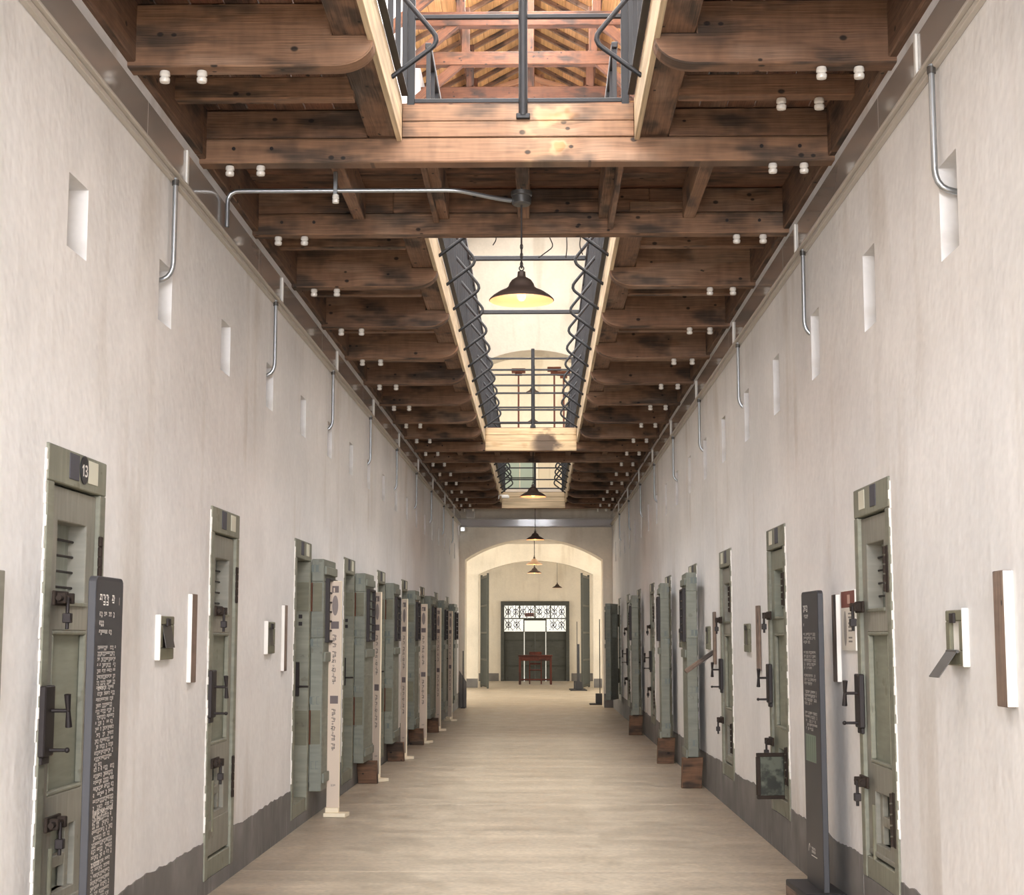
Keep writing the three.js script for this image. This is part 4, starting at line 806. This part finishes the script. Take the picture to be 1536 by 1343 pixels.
// small fittings at the corridor end
{
  const c = thing('security_camera', 'small white security camera under the third opening at its left edge', 'camera'); c.position.set(-0.72, 4.305, -31.4);
  obj('bracket', [span(-0.1, 0.1, 0.03, 0.05, -0.03, 0.03, 0.003), span(-0.1, -0.08, -0.03, 0.05, -0.03, 0.03, 0.003)], M.white, c); obj('housing', span(-0.03, 0.12, -0.02, 0.03, -0.05, 0.12, 0.008), M.white, c);
  const b = thing('junction_box', 'white rectangular box on the left of the end wall', 'box'); b.position.set(-1.5, 4.235, -34.235); obj('body', span(-0.09, 0.09, -0.13, 0.13, -0.06, 0.04, 0.008), M.white, b); obj('cover', span(-0.08, 0.08, -0.12, 0.12, 0.04, 0.045, 0.003), M.trunkLip, b);
  const e = thing('emergency_spotlight', 'tiny white emergency spotlight in the left corner of the end wall', 'spotlight'); e.position.set(-1.67, 3.86, -34.2); obj('body', span(-0.05, 0.05, -0.05, 0.05, -0.1, 0.0, 0.008), M.white, e);
  obj('lens', cyl(0.028, 0.028, 0.01, 16, 0, -0.005, 0.006, 'z'), new THREE.MeshStandardMaterial({ color: 0xffffff, emissive: 0xf4f8ff, emissiveIntensity: 1 }), e);
  const l = new THREE.PointLight(0xf4f8ff, 0.006); l.name = 'spot_light'; l.position.set(0, -0.01, 0.06); l.castShadow = true; e.add(l);
}

// ───────────────────────── upstairs ─────────────────────────
{
  // T-headed iron posts in the upstairs hall
  [[-0.5, -38.2, 'left'], [0.38, -38.0, 'middle'], [0.62, -38.6, 'right']].forEach(([x, z, lab]) => {
    const t = thing('iron_column', `thin red-brown column upstairs, ${lab} of the three seen through the middle opening`, 'column', 'columns of the upstairs hall'); t.position.set(x, 4.6, z);
    obj('shaft', cyl(0.022, 0.026, 3.4, 12, 0, 1.7, 0), M.redPost, t); obj('cap', [span(-0.17, 0.17, 3.4, 3.5, -0.1, 0.1, 0.01), span(-0.09, 0.09, 3.33, 3.4, -0.06, 0.06, 0.008)], M.redPost, t); obj('foot', span(-0.06, 0.06, 0, 0.03, -0.06, 0.06, 0.004), M.redPost, t);
  });
  // low green partition and cream cupboard behind the third bridge
  const p = thing('green_partition', 'pale green panelled partition seen through the farthest opening', 'partition'); p.position.set(-0.45, 4.6, -36.5);
  obj('panel', [span(-0.42, -0.01, 0, 1.25, -0.02, 0.02, 0.005), span(0.01, 0.36, 0, 1.25, -0.02, 0.02, 0.005)], new THREE.MeshStandardMaterial({ color: 0xaebfb2, roughness: 0.6 }), p); obj('rail', [span(-0.42, 0.36, 0.6, 0.63, 0.02, 0.03, 0.003), span(-0.44, -0.41, 0, 1.27, -0.03, 0.03, 0.004), span(0.35, 0.38, 0, 1.27, -0.03, 0.03, 0.004)], M.gate, p);
  const q = thing('cream_cupboard', 'cream cupboard beside the green partition in the farthest opening', 'cupboard'); q.position.set(0.25, 4.6, -36.6);
  obj('body', span(-0.27, 0.27, 0, 1.3, -0.2, 0.12, 0.008), M.cream, q); obj('door', span(-0.25, -0.005, 0.04, 1.26, 0.12, 0.135, 0.004), M.cream, q); obj('door', span(0.005, 0.25, 0.04, 1.26, 0.12, 0.135, 0.004), M.cream, q);

  // roof over the corridor
  const R = new THREE.Group(); R.name = 'ceiling_roof'; scene.add(R); tag(R, 'pitched timber roof with trusses above the gallery', 'roof', undefined, 'structure');
  const cx = -0.13, ridge = 11.35, eave = 10.25, half = 2.4, sl = (ridge - eave) / 2.0, yr = (x) => ridge - Math.abs(x - cx) * sl, ang = Math.atan(sl);
  for (const sd of [-1, 1]) {
    const len = half / Math.cos(ang);
    for (let i = 0; i < 13; i++) {                      // boards run along the ridge
      const w = len / 13, d = (i + 0.5) * w, runs = i < 4 ? [[-1.7, 0.5], [7.6, 10.6], [22.5, 27], [33, 34.5]] : [[-1.7, 34.5]];
      for (const [a, b] of runs) { const m = obj('roof_board', cbox(w - 0.006, 0.025, b - a, 0, 0, 0, 0.002), pick(M.roofBoard), R); m.position.set(cx + sd * d * Math.cos(ang), ridge - d * Math.sin(ang) + 0.075, -(a + b) / 2); m.rotation.z = -sd * ang; }
      if (i === 0) for (const [a, b] of SKYL) { const m = obj('skylight_pane', cbox(w * 4, 0.008, b - a, 0, 0, 0, 0), M.glass, R); m.position.set(cx + sd * 2 * w * Math.cos(ang), ridge - 2 * w * Math.sin(ang) + 0.08, -(a + b) / 2); m.rotation.z = -sd * ang; }
    }
    const rf = cbox(len, 0.07, 0.05, 0, 0, 0, 0.004);
    for (let s = 22.6; s < 34; s += 0.5) { const m = obj('rafter', rf, M.beam[1], R); m.position.set(cx + sd * half / 2, ridge - (half / 2) * sl + 0.022, -s); m.rotation.z = -sd * ang; }
    obj('purlin', span(cx + sd * 1.0 - 0.06, cx + sd * 1.0 + 0.06, yr(cx + sd * 1.0) - 0.2, yr(cx + sd * 1.0) - 0.07, -18, -34.3, 0.006), M.truss[0], R);
  }
  obj('ridge_beam', span(cx - 0.05, cx + 0.05, ridge - 0.22, ridge - 0.06, -18, -34.3, 0.006), M.truss[0], R);
  let i = 0;
  for (let s = 19.24; s < 26; s += 1.48, i++) {
    const z = -s, tm = M.truss[i % 2], T = obj('tie_beam', span(-2.1, 1.85, 9.88, 10.08, z, z - 0.14, 0.008), tm, R);
    obj('king_post', span(cx - 0.07, cx + 0.07, 10.08, 11.15, z - 0.02, z - 0.12, 0.006), tm, T);
    for (const sd of [-1, 1]) {
      obj('queen_post', span(cx + sd * 0.94 - 0.06, cx + sd * 0.94 + 0.06, 10.08, yr(cx + sd * 0.94) - 0.06, z - 0.02, z - 0.12, 0.006), tm, T);
      const b = obj('brace', cbox(1.25, 0.13, 0.1, 0, 0, 0, 0.006), M.truss[0], T); b.position.set(cx + sd * 1.32, 9.66, z - 0.07); b.rotation.z = -sd * 0.72;
    }
  }
  // boarded gable partition
  const gp = new THREE.Group(); gp.name = 'gable_partition'; R.add(gp);
  for (let k = 0; k < 18; k++) { const x0 = -1.95 + k * 0.205, x1 = x0 + 0.2, y1 = Math.min(yr(x0), yr(x1)) - 0.02; obj('gable_board', span(x0, x1, 10.0, y1, -26.2, -26.225, 0.003), M.pinkBoard, gp); }
  obj('gable_rail', span(-1.0, 0.75, 10.72, 10.86, -26.1, -26.2, 0.005), M.pinkBoard, gp);
  for (const sd of [-1, 1]) { const m = obj('gable_rafter', cbox(1.05, 0.09, 0.08, 0, 0, 0, 0.005), M.pinkBoard, gp); m.position.set(cx + sd * 0.46, 10.98, -26.15); m.rotation.z = -sd * 0.32; }
}

// ───────────────────────── entrance hall behind the camera ─────────────────────────
{
  const g = extrude(rect(-5, 5, -0.3, 12), 0.4, 0, [rect(-3.3, 3.3, 1.4, 8.8)]); g.translate(0, 0, 8.95);
  tag(obj('wall_entrance', g, M.plasterFar), 'entrance wall behind the camera with one tall window', 'wall', undefined, 'structure');
  for (const sx of [-1, 1]) tag(obj(sx < 0 ? 'wall_entrance_left' : 'wall_entrance_right', [span(sx * 5, sx * 5.3, -0.3, 12, 1.5, 9.35), span(sx * 5, sx < 0 ? -2.06 : 1.76, -0.3, 12, 1.5, 1.7)], M.plasterFar), `${sx < 0 ? 'left' : 'right'} side of the entrance hall`, 'wall', undefined, 'structure');
  tag(obj('ceiling_entrance', [span(-5.3, 5.3, 11.7, 12, 1.5, 9.35), span(-5.3, 5.3, 10.3, 11.9, 1.7, 1.5)], M.slab), 'ceiling of the entrance hall', 'ceiling', undefined, 'structure');
  const t = new THREE.Group(); t.name = 'window_1'; scene.add(t); tag(t, 'tall entrance window behind the camera', 'window', undefined, 'structure');
  obj('mullion', [-3.3, -1.65, 0, 1.65, 3.3].map((x) => span(x - 0.04, x + 0.04, 1.4, 8.8, 9.1, 9.2, 0.004)), M.gate, t); obj('glazing_bar', [1.4, 3.2, 5.1, 7, 8.8].map((y) => span(-3.3, 3.3, y - 0.03, y + 0.03, 9.1, 9.2, 0.004)), M.gate, t);
  obj('glass_pane', span(-3.3, 3.3, 1.4, 8.8, 9.145, 9.15), M.glass, t);
}
scene.traverse((o) => { if (o.isMesh) { o.castShadow = true; o.receiveShadow = true; } });
renderer.render(scene, camera);
